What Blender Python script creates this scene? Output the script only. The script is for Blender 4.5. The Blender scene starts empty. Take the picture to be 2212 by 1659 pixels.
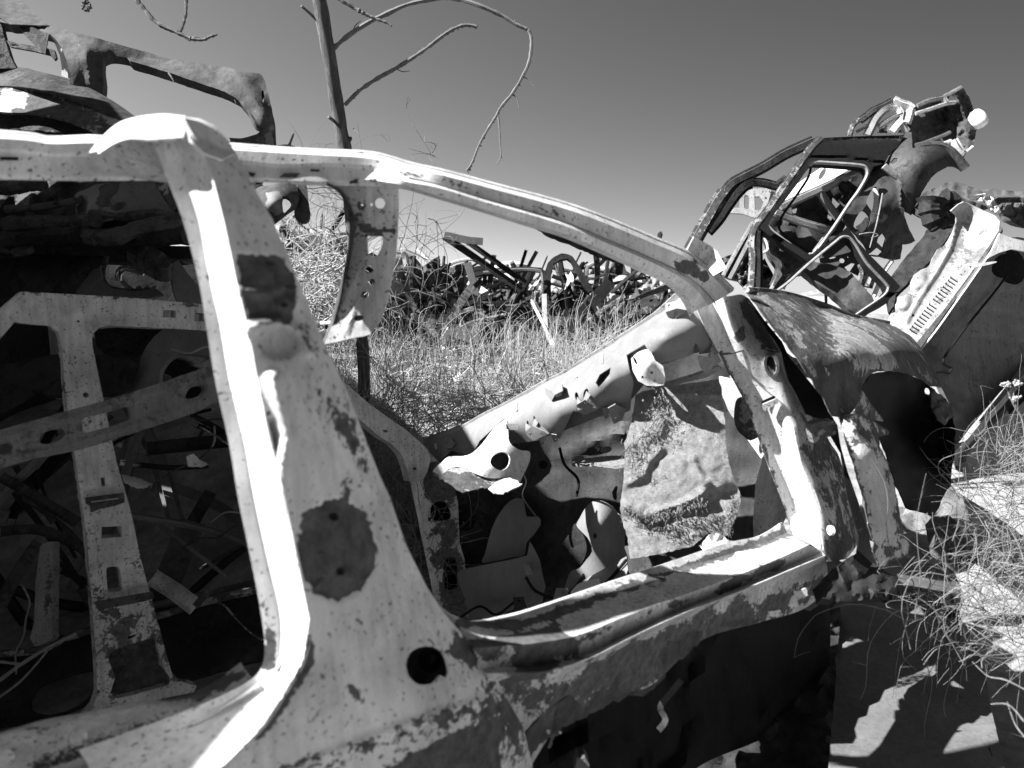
import bpy, bmesh, math, random
import numpy as np
from mathutils import Vector, Matrix, noise
from mathutils.geometry import delaunay_2d_cdt

# ---------------------------------------------------------------- camera, sky, sun, exposure
scn = bpy.context.scene
F, CX, CY = 1468.0, 1106.0, 829.5            # focal length and centre in measuring units (frame is 2212 x 1659)
PITCH = math.radians(7.36)
CAM = Vector((0, 0, 1.40))
cd = bpy.data.cameras.new("camera"); cam = bpy.data.objects.new("camera", cd)
scn.collection.objects.link(cam); scn.camera = cam
cam.location = CAM; cam.rotation_euler = (math.radians(90) - PITCH, 0, 0)
cd.sensor_width = 36; cd.lens = F / 2212 * 36; cd.clip_start = 0.05; cd.clip_end = 3000
cd.dof.use_dof = True; cd.dof.focus_distance = 3.6; cd.dof.aperture_fstop = 3.6
SUN_TO = Vector((-0.72, -0.13, 0.66)).normalized()
world = bpy.data.worlds.new("World"); scn.world = world; world.use_nodes = True
wt = world.node_tree; wt.nodes.clear()
sky = wt.nodes.new("ShaderNodeTexSky"); sky.sky_type = 'NISHITA'; sky.sun_disc = False
sky.sun_elevation = math.asin(SUN_TO.z); sky.sun_rotation = math.atan2(SUN_TO.x, SUN_TO.y)
sky.altitude = 900; sky.air_density = 1.0; sky.dust_density = 0.6; sky.ozone_density = 1.0
sep = wt.nodes.new("ShaderNodeSeparateColor")          # black and white film behind a red filter
wt.links.new(sky.outputs[0], sep.inputs[0])
bg = wt.nodes.new("ShaderNodeBackground"); bg.inputs[1].default_value = 0.0355
pw = wt.nodes.new("ShaderNodeMath"); pw.operation = 'POWER'; pw.inputs[1].default_value = 1.15
mn = wt.nodes.new("ShaderNodeMath"); mn.operation = 'MINIMUM'; mn.inputs[1].default_value = 7.2
wt.links.new(sep.outputs[0], mn.inputs[0]); wt.links.new(mn.outputs[0], pw.inputs[0])
tcw = wt.nodes.new("ShaderNodeTexCoord"); sx = wt.nodes.new("ShaderNodeSeparateXYZ"); wt.links.new(tcw.outputs["Generated"], sx.inputs[0])
ma = wt.nodes.new("ShaderNodeMath"); ma.operation = 'MULTIPLY_ADD'; ma.inputs[1].default_value = -0.75; ma.inputs[2].default_value = 0.95   # polarised: deeper away from the sun
wt.links.new(sx.outputs[0], ma.inputs[0]); mu = wt.nodes.new("ShaderNodeMath"); mu.operation = 'MULTIPLY'
wt.links.new(ma.outputs[0], mu.inputs[0]); wt.links.new(pw.outputs[0], mu.inputs[1]); wt.links.new(mu.outputs[0], bg.inputs[0])
wo = wt.nodes.new("ShaderNodeOutputWorld"); wt.links.new(bg.outputs[0], wo.inputs[0])
sl = bpy.data.lights.new("sun", 'SUN'); sl.energy = 4.8; sl.angle = math.radians(0.5); sl.color = (1, 1, 1)
so = bpy.data.objects.new("sun", sl); scn.collection.objects.link(so)
so.rotation_euler = (-SUN_TO).to_track_quat('-Z', 'Y').to_euler()
scn.view_settings.view_transform = 'Standard'; scn.view_settings.look = 'None'
scn.view_settings.exposure = 1.8; scn.view_settings.gamma = 1.0
scn.cycles.max_bounces = 6; scn.cycles.diffuse_bounces = 4; scn.cycles.glossy_bounces = 3

# ---------------------------------------------------------------- measuring helpers
CROPS = {'A': (0, 0, .36), 'B': (0, 531, .36), 'C': (0, 1062, .36), 'D': (531, 0, .36), 'E': (531, 442, .36),
         'F': (531, 1062, .36), 'G': (1416, 133, .36), 'H': (885, 531, .36), 'I': (1416, 619, .36),
         'J': (1416, 1062, .36), 'K': (841, 442, .32), 'L': (885, 885, .36), 'M': (531, 442, .2),
         'N': (929, 495.5, .24), 'O': (1460, 283, .24), 'Q': (1814, 159, .18), 'R': (1814, 398, .4),
         'T': (0, 336, .208), 'U': (0, 0, 1)}
def P(c, s, k=2):
    a = np.array([float(t) for t in s.replace(',', ' ').split()]).reshape(-1, k)
    x, y, m = CROPS[c]
    if c in 'ABCT': a[:, 0] = np.where(a[:, 0] <= -40, a[:, 0] * 6, a[:, 0])   # carry the parts on past the frame edge
    a[:, 0] = x + a[:, 0] * m; a[:, 1] = y + a[:, 1] * m
    return a
CP, SP = math.cos(PITCH), math.sin(PITCH)
def W(u, v, d):
    """sight line through the frame point (u, v), at the distance d along the lens axis -> world point"""
    u = np.asarray(u, float); v = np.asarray(v, float); d = np.asarray(d, float)
    x = (u - CX) / F * d; y = -(v - CY) / F * d
    return np.stack([x, CP * d + SP * y, CAM.z + CP * y - SP * d], -1)
def UVD(p):
    p = np.asarray(p, float); q = p - np.array(CAM)
    d = q[..., 1] * CP - q[..., 2] * SP; y = q[..., 1] * SP + q[..., 2] * CP
    return np.stack([CX + q[..., 0] / d * F, CY - y / d * F, d], -1)
def DN(u, off=0.0):
    """distance of the near flank of the white shell; off = how far inboard"""
    return (1.174 + off) / (1 - .9 * (np.asarray(u, float) - CX) / F)
def near(c, s):
    a = P(c, s, 3); a[:, 2] = DN(a[:, 0], a[:, 2]); return a
def tps(ctrl):
    c = np.asarray(ctrl, float); n = len(c)
    if n == 1:
        return lambda u, v: np.full(np.shape(u), c[0, 2])
    X = (c[:, :2] - [CX, CY]) / 500; w = 1 / c[:, 2]
    if n == 2:
        dv = X[1] - X[0]; L = dv @ dv
        def f2(u, v):
            t = (((np.asarray(u) - CX) / 500 - X[0, 0]) * dv[0] + ((np.asarray(v) - CY) / 500 - X[0, 1]) * dv[1]) / L
            return 1 / (w[0] + (w[1] - w[0]) * t)
        return f2
    r = np.linalg.norm(X[:, None] - X[None], axis=2)
    K = np.where(r > 0, r * r * np.log(r + 1e-12), 0) + np.eye(n) * 1e-6
    Pm = np.hstack([np.ones((n, 1)), X]); A = np.zeros((n + 3, n + 3))
    A[:n, :n] = K; A[:n, n:] = Pm; A[n:, :n] = Pm.T
    s = np.linalg.lstsq(A, np.concatenate([w, np.zeros(3)]), rcond=None)[0]
    def f(u, v):
        q = np.stack([(np.asarray(u, float) - CX) / 500, (np.asarray(v, float) - CY) / 500], -1)
        rr = np.linalg.norm(q[..., None, :] - X, axis=-1)
        kk = np.where(rr > 0, rr * rr * np.log(rr + 1e-12), 0)
        return 1 / np.maximum(kk @ s[:n] + s[n] + q @ s[n + 1:], .02)
    return f
def crom(p, n=6, closed=False):
    p = np.asarray(p, float); m = len(p); out = []
    rng = range(m if closed else m - 1)
    for i in rng:
        if closed: a, b, c, d = p[(i - 1) % m], p[i], p[(i + 1) % m], p[(i + 2) % m]
        else: a, b, c, d = p[max(i - 1, 0)], p[i], p[i + 1], p[min(i + 2, m - 1)]
        for k in range(n):
            t = k / n
            out.append(.5 * ((2 * b) + (c - a) * t + (2 * a - 5 * b + 4 * c - d) * t * t + (3 * b - a - 3 * c + d) * t ** 3))
    if not closed: out.append(p[-1])
    return np.array(out)
def resample(poly, step, closed=True):
    poly = np.asarray(poly, float); out = []
    m = len(poly)
    for i in range(m if closed else m - 1):
        a, b = poly[i], poly[(i + 1) % m]
        k = max(1, int(math.ceil(np.linalg.norm(b[:2] - a[:2]) / step)))
        for j in range(k): out.append(a + (b - a) * j / k)
    if not closed: out.append(poly[-1])
    return np.array(out)
def inside(poly, q):
    x, y = q[:, 0], q[:, 1]; r = np.zeros(len(q), bool); n = len(poly)
    for i in range(n):
        x1, y1 = poly[i][0], poly[i][1]; x2, y2 = poly[(i + 1) % n][0], poly[(i + 1) % n][1]
        c = (y1 > y) != (y2 > y)
        if abs(y2 - y1) > 1e-9: r ^= c & (x < (x2 - x1) * (y - y1) / (y2 - y1) + x1)
    return r
def dline(line, q, closed=False):
    d = np.full(len(q), 1e9); n = len(line)
    for i in range(n if closed else n - 1):
        a = np.asarray(line[i][:2]); b = np.asarray(line[(i + 1) % n][:2]); ab = b - a; L = ab @ ab + 1e-9
        t = np.clip(((q - a) @ ab) / L, 0, 1)
        d = np.minimum(d, np.linalg.norm(q - (a + t[:, None] * ab), axis=1))
    return d
def sdist(poly, q):
    d = dline(poly, q, True); return np.where(inside(poly, q), -d, d)
def ell(c, s, n=16):
    """ellipses 'x y rx ry angle' in a crop -> list of polygons"""
    x0, y0, m = CROPS[c]; v = [float(t) for t in s.replace(',', ' ').split()]; out = []
    for i in range(0, len(v), 5):
        x, y, rx, ry, an = v[i:i + 5]; an = math.radians(an)
        out.append(np.array([[x0 + m * (x + rx * math.cos(t) * math.cos(an) - ry * math.sin(t) * math.sin(an)),
                              y0 + m * (y + rx * math.cos(t) * math.sin(an) + ry * math.sin(t) * math.cos(an))]
                             for t in [2 * math.pi * k / n for k in range(n)]]))
    return out

# ---------------------------------------------------------------- scene graph helpers
ORG = {}
def thing(name, label, cat, loc=(0, 0, 0), group=None, kind=None):
    o = bpy.data.objects.new(name, None); scn.collection.objects.link(o)
    o.empty_display_size = .1
    o.location = Vector(loc); o['label'] = label; o['category'] = cat
    if group: o['group'] = group
    if kind: o['kind'] = kind
    ORG[o.name] = Vector(loc); return o
def tag(o, label, cat=None, group=None, kind=None):
    o['label'] = label
    if cat: o['category'] = cat
    if group: o['group'] = group
    if kind: o['kind'] = kind
    return o
def link(name, verts, faces, mat, parent=None, wear=None, smooth=40, origin=None):
    verts = np.asarray(verts, float)
    if parent is not None: org = ORG[parent.name]
    else: org = Vector(origin) if origin is not None else Vector(verts.mean(axis=0).tolist())
    me = bpy.data.meshes.new(name)
    me.from_pydata((verts - np.array(org)).tolist(), [], [list(map(int, f)) for f in faces]); me.update()
    o = bpy.data.objects.new(name, me); scn.collection.objects.link(o)
    if parent is not None: o.parent = parent; ORG[o.name] = org
    else: o.location = org; ORG[o.name] = org
    me.materials.append(mat)
    if smooth:
        me.polygons.foreach_set("use_smooth", [True] * len(me.polygons))
        try: me.set_sharp_from_angle(angle=math.radians(smooth))
        except Exception: pass
    if wear is not None:
        at = me.attributes.new("wear", 'FLOAT', 'POINT'); at.data.foreach_set("value", np.asarray(wear, float).tolist())
    return o
def wear_of(q, wear):
    w = np.zeros(len(q))
    for item in wear or []:
        poly, val = item[0], item[1]; soft = item[2] if len(item) > 2 else 6
        if len(item) > 3:      # line with a width
            d = dline(poly, q) - item[3]
        else: d = sdist(poly, q)
        k = min(1.0, soft / 5)
        d = d + k * np.array([7 * noise.noise(Vector((a / 17, b / 17, 2.2))) + 4.5 * noise.noise(Vector((a / 6, b / 6, 5.1))) for a, b in q[:, :2].tolist()])
        w += val * np.clip(.5 - d / (2 * soft), 0, 1)
    return w
def orient(verts, faces):
    return faces
def sheet(name, outline, ctrl, mat, parent=None, holes=(), thick=.004, step=14, wear=None, edge=None, emb=(), dent=None,
          sm=0, jag=None, back=True, origin=None, smooth=40, seed=1):
    """curved metal panel: outline and holes as seen, depth from control points, real thickness"""
    outline = np.asarray(outline, float)[:, :2]
    if sm: outline = crom(outline, sm, True)
    rnd = random.Random(seed)
    loop = resample(outline, step)
    if jag:
        for p in loop:
            n = noise.noise(Vector((p[0] / jag[1], p[1] / jag[1], seed))) + .5 * noise.noise(Vector((p[0] / jag[1] * 3, p[1] / jag[1] * 3, seed)))
            m = noise.noise(Vector((p[0] / jag[1], p[1] / jag[1], seed + 9.3)))
            p += np.array([m, n]) * jag[0]
    hl = [resample(h, max(step * .6, 2)) for h in holes]
    lo, hi = loop.min(0), loop.max(0)
    gx = np.arange(lo[0] + step * .5, hi[0], step); gy = np.arange(lo[1] + step * .5, hi[1], step * .87)
    g = np.array([(x + (step * .5 if j % 2 else 0) + rnd.uniform(-.12, .12) * step, y + rnd.uniform(-.12, .12) * step)
                  for j, y in enumerate(gy) for x in gx]).reshape(-1, 2)
    if len(g):
        k = inside(loop, g) & (dline(loop, g, True) > step * .45)
        for h in hl:
            k &= ~inside(h, g) & (dline(h, g, True) > step * .35)
        g = g[k]
    pts = [loop] + hl + ([g] if len(g) else [])
    allp = np.vstack(pts); edges = []; o = 0
    for L in [loop] + hl:
        n = len(L); edges += [(o + i, o + (i + 1) % n) for i in range(n)]; o += n
    vc, ec, fc, _, _, _ = delaunay_2d_cdt([Vector(p) for p in allp.tolist()], edges, [], 1, 1e-4)
    q = np.array([tuple(v) for v in vc]); fc = np.array([f for f in fc if len(f) == 3])
    cen = q[fc].mean(1); k = inside(loop, cen)
    for h in hl: k &= ~inside(h, cen)
    fc = fc[k]
    d = tps(ctrl)(q[:, 0], q[:, 1])
    used = np.unique(fc); rm = -np.ones(len(q), int); rm[used] = np.arange(len(used)); q = q[used]; d = d[used]; fc = rm[fc]
    if dent:
        s = dent[1]; d = d + dent[0] * np.array([noise.fractal(Vector((a / s, b / s, seed * 3.1)), 1.0, 2.0, 3) for a, b in q])
    for e in emb:
        kind = e[0]
        if kind == 'line': d = d - e[3] * np.exp(-(dline(e[1], q) / e[2]) ** 2)
        elif kind == 'poly':
            s = np.clip(.5 - sdist(e[1], q) / (2 * e[2]), 0, 1); d = d - e[3] * s * s * (3 - 2 * s)
    V = W(q[:, 0], q[:, 1], d); n0 = len(V)
    a, b, c = V[fc[:, 0]], V[fc[:, 1]], V[fc[:, 2]]
    fn = np.cross(b - a, c - a); vd = V[fc[:, 0]] - np.array(CAM)
    flip = (fn * vd).sum(1) > 0; fc[flip] = fc[flip][:, ::-1]; fn[flip] *= -1
    vn = np.zeros_like(V)
    for i in range(3): np.add.at(vn, fc[:, i], fn)
    vn /= np.linalg.norm(vn, axis=1)[:, None] + 1e-12
    if thick > .015:
        mn = vn.mean(0); mn /= np.linalg.norm(mn); vn = mn[None] * .8 + vn * .2; vn /= np.linalg.norm(vn, axis=1)[:, None]
    B = V - vn * thick
    cnt = {}
    for f in fc:
        for i in range(3):
            e = (f[i], f[(i + 1) % 3]); cnt[(min(e), max(e))] = cnt.get((min(e), max(e)), []) + [e]
    faces = [tuple(f) for f in fc]
    if back: faces += [tuple(x + n0 for x in f[::-1]) for f in fc]
    for l in cnt.values():
        if len(l) == 1: e = l[0]; faces.append((e[1], e[0], e[0] + n0, e[1] + n0))
    w = wear_of(q, wear)
    if edge: w += edge[1] * np.clip(1 - dline(loop, q, True) / edge[0], 0, 1)
    return link(name, np.vstack([V, B]), faces, mat, parent, np.concatenate([w, w]), smooth, origin)
def loft(name, rows, mat, parent=None, thick=.004, nu=6, nv=4, wear=None, smooth=45, ends=False, dent=None, origin=None, flat=False):
    """pressed section drawn through rows of (u, v, distance); smooth along, creased across unless nv > 1"""
    rows = [np.asarray(r, float) for r in rows]; m = len(rows[0]); A = np.array(rows)
    A[:, :, 2] = 1 / A[:, :, 2]
    A = np.stack([crom(A[:, j], nu) for j in range(m)], 1)
    if nv > 1:
        if flat: A = np.stack([resample_n(A[i], nv) for i in range(len(A))])
        else: A = np.stack([crom(A[i], nv) for i in range(len(A))])
    R, C = A.shape[:2]; q = A[:, :, :2].reshape(-1, 2); d = 1 / A[:, :, 2].reshape(-1)
    if dent: d = d + dent[0] * np.array([noise.fractal(Vector((a / dent[1], b / dent[1], 7.7)), 1.0, 2.0, 3) for a, b in q])
    V = W(q[:, 0], q[:, 1], d); n0 = len(V)
    f = []
    for i in range(R - 1):
        for j in range(C - 1):
            a = i * C + j; f.append((a, a + 1, a + C + 1, a + C))
    f = np.array(f); fn = np.cross(V[f[:, 2]] - V[f[:, 0]], V[f[:, 3]] - V[f[:, 1]])
    if ((fn * (V[f[:, 0]] - np.array(CAM))).sum(1)).sum() > 0: f = f[:, ::-1]; fn = -fn
    vn = np.zeros_like(V)
    for i in range(4): np.add.at(vn, f[:, i], fn)
    vn /= np.linalg.norm(vn, axis=1)[:, None] + 1e-12
    B = V - vn * thick
    faces = [tuple(x) for x in f] + [tuple(x + n0 for x in y[::-1]) for y in f]
    bd = [i for i in range(C)] + [i * C + C - 1 for i in range(1, R)] + [(R - 1) * C + j for j in range(C - 2, -1, -1)] + [i * C for i in range(R - 2, 0, -1)]
    for i in range(len(bd)):
        a, b = bd[i], bd[(i + 1) % len(bd)]; faces.append((a, b, b + n0, a + n0))
    w = wear_of(q, wear)
    return link(name, np.vstack([V, B]), faces, mat, parent, np.concatenate([w, w]), smooth, origin)
def resample_n(r, n):
    out = []
    for i in range(len(r) - 1):
        for k in range(n): out.append(r[i] + (r[i + 1] - r[i]) * k / n)
    out.append(r[-1]); return np.array(out)
def sweep(pts, prof, closed_prof=True, scale=None, up=None, close=False):
    """world path + 2D profile -> verts, faces"""
    pts = np.asarray(pts, float); n = len(pts); prof = np.asarray(prof, float); m = len(prof)
    T = np.gradient(pts, axis=0); T /= np.linalg.norm(T, axis=1)[:, None] + 1e-12
    V = []; ref = np.array(up if up is not None else (0, 0, 1.0))
    N = None
    for i in range(n):
        if up is not None or N is None:
            r = ref if up is not None else (np.array((0, 0, 1.)) if abs(T[i][2]) < .95 else np.array((0, 1., 0)))
            N = r - T[i] * (r @ T[i])
            if np.linalg.norm(N) < 1e-4: N = np.array((1., 0, 0))
        else: N = N - T[i] * (N @ T[i])
        N = N / (np.linalg.norm(N) + 1e-12); Bn = np.cross(T[i], N)
        s = 1 if scale is None else scale[i]
        V.append(pts[i] + (Bn[None] * prof[:, :1] + N[None] * prof[:, 1:]) * s)
    V = np.vstack(V); f = []
    for i in range(n - 1):
        for j in range(m if closed_prof else m - 1):
            a = i * m + j; b = i * m + (j + 1) % m; f.append((a, a + m, b + m, b))
    if closed_prof:
        f.append(tuple(range(m))); f.append(tuple((n - 1) * m + k for k in range(m - 1, -1, -1)))
    return V, f
def ring(r, n=8): return [(r * math.cos(2 * math.pi * k / n), r * math.sin(2 * math.pi * k / n)) for k in range(n)]
def merge(parts):
    V = []; Fa = []; o = 0
    for v, f in parts:
        V.append(np.asarray(v)); Fa += [tuple(x + o for x in g) for g in f]; o += len(v)
    return np.vstack(V), Fa
def tubeg(p3, r0, r1=None, n=6, sm=5, knob=0, seed=0):
    """p3: rows (u,v,d) -> tube geometry; knob = unevenness"""
    p3 = np.asarray(p3, float)
    if sm and len(p3) > 2: p3 = crom(p3, sm)
    Wp = W(p3[:, 0], p3[:, 1], p3[:, 2]); k = len(Wp); r1 = r0 if r1 is None else r1
    s = np.linspace(r0, r1, k)
    if knob:
        rn = random.Random(seed); s = s * np.array([1 + knob * rn.uniform(-1, 1.6) for _ in range(k)])
    return sweep(Wp, ring(1, n), True, s)
BW = 1.0
def barg(p3, w, t, prof='box', sm=0):
    """flat or channel bar, wide side toward the viewer: path (u,v,d)"""
    p3 = np.asarray(p3, float)
    if sm and len(p3) > 2: p3 = crom(p3, sm)
    Wp = W(p3[:, 0], p3[:, 1], p3[:, 2]); mid = Wp.mean(0) - np.array(CAM); mid /= np.linalg.norm(mid)
    w *= BW; t *= BW; a, b = w / 2, t / 2
    if prof == 'box':
        c = min(a, b) * .25; pr = [(-a + c, -b), (a - c, -b), (a, -b + c), (a, b - c), (a - c, b), (-a + c, b), (-a, b - c), (-a, -b + c)]
    elif prof == 'chan':
        k = max(.0025, w * .05); pr = [(-a, -b), (-a + k, -b), (-a + k, b - k), (a - k, b - k), (a - k, -b), (a, -b), (a, b), (-a, b)]
    elif prof == 'hat':
        k = max(.002, w * .04); pr = [(-a, b), (-a, b - k), (-a * .6, b - k), (-a * .5, -b), (a * .5, -b), (a * .6, b - k), (a, b - k), (a, b)]
    return sweep(Wp, pr, True, None, -mid * -1)
def geo(name, parts, mat, parent=None, smooth=35, origin=None):
    V, f = merge(parts); return link(name, V, f, mat, parent, None, smooth, origin)
def fix_normals(o):
    bm = bmesh.new(); bm.from_mesh(o.data); bmesh.ops.recalc_face_normals(bm, faces=bm.faces); bm.to_mesh(o.data); bm.free()

# ---------------------------------------------------------------- materials
def nd(t, ty, **kw):
    n = t.nodes.new(ty)
    for k, v in kw.items(): setattr(n, k, v)
    return n
def metal(name, base, rust=.07, amount=.45, scale=9, rough=.55, spot=.5, grime=.35, metallic=0.0, bump=.25, stretch=(1, 1, 1), sharp=.02, chip=0):
    """old car paint: noise peels it down to rust; the wear attribute adds rust where it stands"""
    m = bpy.data.materials.new(name); m.use_nodes = True; t = m.node_tree; t.nodes.clear(); L = t.links.new
    out = nd(t, "ShaderNodeOutputMaterial"); bs = nd(t, "ShaderNodeBsdfPrincipled"); L(bs.outputs[0], out.inputs[0])
    tc = nd(t, "ShaderNodeTexCoord"); mp = nd(t, "ShaderNodeMapping"); L(tc.outputs["Object"], mp.inputs[0])
    mp.inputs["Scale"].default_value = stretch
    at = nd(t, "ShaderNodeAttribute", attribute_name="wear")
    def nz(s, det=8, ro=.6, dist=0):
        n = nd(t, "ShaderNodeTexNoise"); n.inputs["Scale"].default_value = s; n.inputs["Detail"].default_value = det
        n.inputs["Roughness"].default_value = ro; n.inputs["Distortion"].default_value = dist
        L(mp.outputs[0], n.inputs["Vector"]); return n.outputs[0]
    def mth(op, a, b, clamp=False):
        n = nd(t, "ShaderNodeMath", operation=op, use_clamp=clamp)
        for i, x in enumerate((a, b)):
            if isinstance(x, (int, float)): n.inputs[i].default_value = x
            elif x is not None: L(x, n.inputs[i])
        return n.outputs[0]
    def ramp(x, a, b, c0=0., c1=1.):
        n = nd(t, "ShaderNodeMapRange"); L(x, n.inputs[0]); n.inputs[1].default_value = a; n.inputs[2].default_value = b
        n.inputs[3].default_value = c0; n.inputs[4].default_value = c1; return n.outputs[0]
    def mix(f, a, b):
        n = nd(t, "ShaderNodeMix"); n.data_type = 'FLOAT'; L(f, n.inputs[0])
        for i, x in ((2, a), (3, b)):
            if isinstance(x, (int, float)): n.inputs[i].default_value = x
            else: L(x, n.inputs[i])
        return n.outputs[0]
    big = mth('ADD', mth('MULTIPLY', nz(scale, 10, .65, .3), .68), mth('MULTIPLY', nz(scale * 6, 8, .65), .32))
    thr = .72 - amount * .42
    big2 = mth('ADD', big, mth('MULTIPLY', at.outputs["Fac"], .5))
    mk = ramp(big2, thr, thr + sharp)
    sp = mth('ADD', nz(scale * 9, 4, .55), mth('MULTIPLY', big2, .45))
    mk2 = ramp(sp, .93 - spot * .2, .93 - spot * .2 + .03)
    mk = mth('MAXIMUM', mk, mth('MULTIPLY', mk2, .85))
    gr = ramp(nz(scale * .6, 6, .65, .5), .35, .7, 1.0 - grime, 1.0)
    fine = ramp(nz(scale * 26, 5, .6), .3, .7, .88, 1.08)
    ms = nd(t, "ShaderNodeMapping"); L(tc.outputs["Object"], ms.inputs[0]); ms.inputs["Scale"].default_value = (9, 9, .8)
    ns = nd(t, "ShaderNodeTexNoise"); ns.inputs["Scale"].default_value = scale * .6; ns.inputs["Detail"].default_value = 7; L(ms.outputs[0], ns.inputs["Vector"])
    streak = ramp(ns.outputs[0], .42, .68, 1.0, 1.0 - grime * .55)
    pa = mth('MULTIPLY', mth('MULTIPLY', mth('MULTIPLY', gr, base), fine), streak)
    ru = mth('MULTIPLY', ramp(nz(scale * 3.3, 8, .7), .3, .72, .45, 1.9), rust)
    if chip:
        rim = mth('SUBTRACT', ramp(big2, thr - .03, thr - .012), ramp(big2, thr - .012, thr))
        pa = mth('ADD', pa, mth('MULTIPLY', rim, chip))
    col = mix(mk, pa, ru)
    cc = nd(t, "ShaderNodeCombineColor")
    for i in range(3): L(col, cc.inputs[i])
    L(cc.outputs[0], bs.inputs["Base Color"])
    L(mix(mk, rough, .92), bs.inputs["Roughness"])
    bs.inputs["Metallic"].default_value = metallic
    bs.inputs["Specular IOR Level"].default_value = .35 if base > .15 else .1
    h = mth('ADD', mth('MULTIPLY', mk, -.5), mth('MULTIPLY', nz(scale * 14, 6, .65), .55))
    bp = nd(t, "ShaderNodeBump"); bp.inputs["Strength"].default_value = bump; bp.inputs["Distance"].default_value = .15 / scale
    L(h, bp.inputs["Height"]); L(bp.outputs[0], bs.inputs["Normal"])
    return m
M = {}
M['white'] = metal('white paint with rust', .84, .075, .13, 13, .5, .40, .34, bump=.12)
M['white2'] = metal('chalky white paint', .72, .08, .24, 14, .6, .45, .45, bump=.15)
M['pale'] = metal('grey paint', .36, .07, .22, 12, .6, .5, .4)
M['mott'] = metal('half peeled paint', .40, .06, .62, 12, .6, .5, .4, bump=.4)
M['rust'] = metal('rust with paint remnants', .22, .055, .85, 8, .7, .5, .4, bump=.35)
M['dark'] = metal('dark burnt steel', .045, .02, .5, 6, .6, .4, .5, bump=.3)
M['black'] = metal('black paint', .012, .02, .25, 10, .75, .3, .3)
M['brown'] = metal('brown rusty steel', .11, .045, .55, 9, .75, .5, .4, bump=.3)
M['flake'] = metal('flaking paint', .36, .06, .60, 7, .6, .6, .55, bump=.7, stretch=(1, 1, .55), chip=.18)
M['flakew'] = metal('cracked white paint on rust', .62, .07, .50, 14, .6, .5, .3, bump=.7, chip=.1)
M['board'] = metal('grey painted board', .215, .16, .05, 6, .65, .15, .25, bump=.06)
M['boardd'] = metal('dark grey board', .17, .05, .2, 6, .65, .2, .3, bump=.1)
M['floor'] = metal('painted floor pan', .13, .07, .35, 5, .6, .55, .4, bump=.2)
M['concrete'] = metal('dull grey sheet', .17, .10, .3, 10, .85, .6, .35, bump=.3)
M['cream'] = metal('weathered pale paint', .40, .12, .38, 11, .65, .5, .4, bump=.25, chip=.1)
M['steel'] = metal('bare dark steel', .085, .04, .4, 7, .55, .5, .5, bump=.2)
M['barm'] = metal('grey rusty steel', .24, .09, .45, 16, .7, .5, .4, bump=.3)
M['brush'] = metal('grey brush', .24, .2, .3, 30, .9, .3, .3, bump=.2)
M['bark'] = metal('dry bark', .20, .07, .5, 26, .9, .5, .5, bump=1.0, stretch=(3, 3, .3))
M['twig'] = metal('grey twig', .20, .12, .3, 30, .9, .3, .3, bump=.4)
M['straw'] = metal('dry stalks', .46, .28, .15, 30, .9, .2, .3, bump=.1)
M['mirror'] = metal('white plastic', .75, .3, .0, 5, .35, .0, .05, bump=.02)
M['rubber'] = metal('black rubber', .015, .01, .2, 20, .7, .2, .3, bump=.5)
M['chrome'] = metal('bright trim', .55, .2, .1, 10, .25, .2, .1, metallic=.8, bump=.05)
M['wood'] = metal('weathered board', .2, .1, .3, 14, .85, .3, .35, bump=.5, stretch=(2, 2, .3))
def felt(name, a, b, sc=14, bump=1.0):
    m = bpy.data.materials.new(name); m.use_nodes = True; t = m.node_tree; L = t.links.new
    bs = t.nodes["Principled BSDF"]; bs.inputs["Roughness"].default_value = 1; bs.inputs["Specular IOR Level"].default_value = .1
    tc = nd(t, "ShaderNodeTexCoord")
    n1 = nd(t, "ShaderNodeTexNoise"); n1.inputs["Scale"].default_value = sc; n1.inputs["Detail"].default_value = 12; n1.inputs["Roughness"].default_value = .7
    n2 = nd(t, "ShaderNodeTexNoise"); n2.inputs["Scale"].default_value = sc * 5; n2.inputs["Detail"].default_value = 8; n2.inputs["Roughness"].default_value = .75
    L(tc.outputs["Object"], n1.inputs["Vector"]); L(tc.outputs["Object"], n2.inputs["Vector"])
    ad = nd(t, "ShaderNodeMath", operation='MULTIPLY'); L(n1.outputs[0], ad.inputs[0]); L(n2.outputs[0], ad.inputs[1])
    mr = nd(t, "ShaderNodeMapRange"); L(ad.outputs[0], mr.inputs[0]); mr.inputs[1].default_value = .15; mr.inputs[2].default_value = .38
    mr.inputs[3].default_value = a; mr.inputs[4].default_value = b
    cc = nd(t, "ShaderNodeCombineColor")
    for i in range(3): L(mr.outputs[0], cc.inputs[i])
    L(cc.outputs[0], bs.inputs["Base Color"])
    bp = nd(t, "ShaderNodeBump"); bp.inputs["Strength"].default_value = bump; bp.inputs["Distance"].default_value = .02
    L(n2.outputs[0], bp.inputs["Height"]); L(bp.outputs[0], bs.inputs["Normal"]); return m
M['felt'] = felt('shaggy felt', .24, .58, 60, 1.0)
M['soil'] = felt('dry soil', .18, .44, 3, .8)
M['litter'] = felt('dry litter', .08, .30, 30, 1.0)
# ---------------------------------------------------------------- the white body shell in front
car = thing('car_body_shell', 'stripped white car body shell with empty door openings in the foreground', 'car wreck', (.1, 1.3, .5))
def nr(s):                                  # rows already in frame units: u v off
    return near('U', s)
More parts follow.
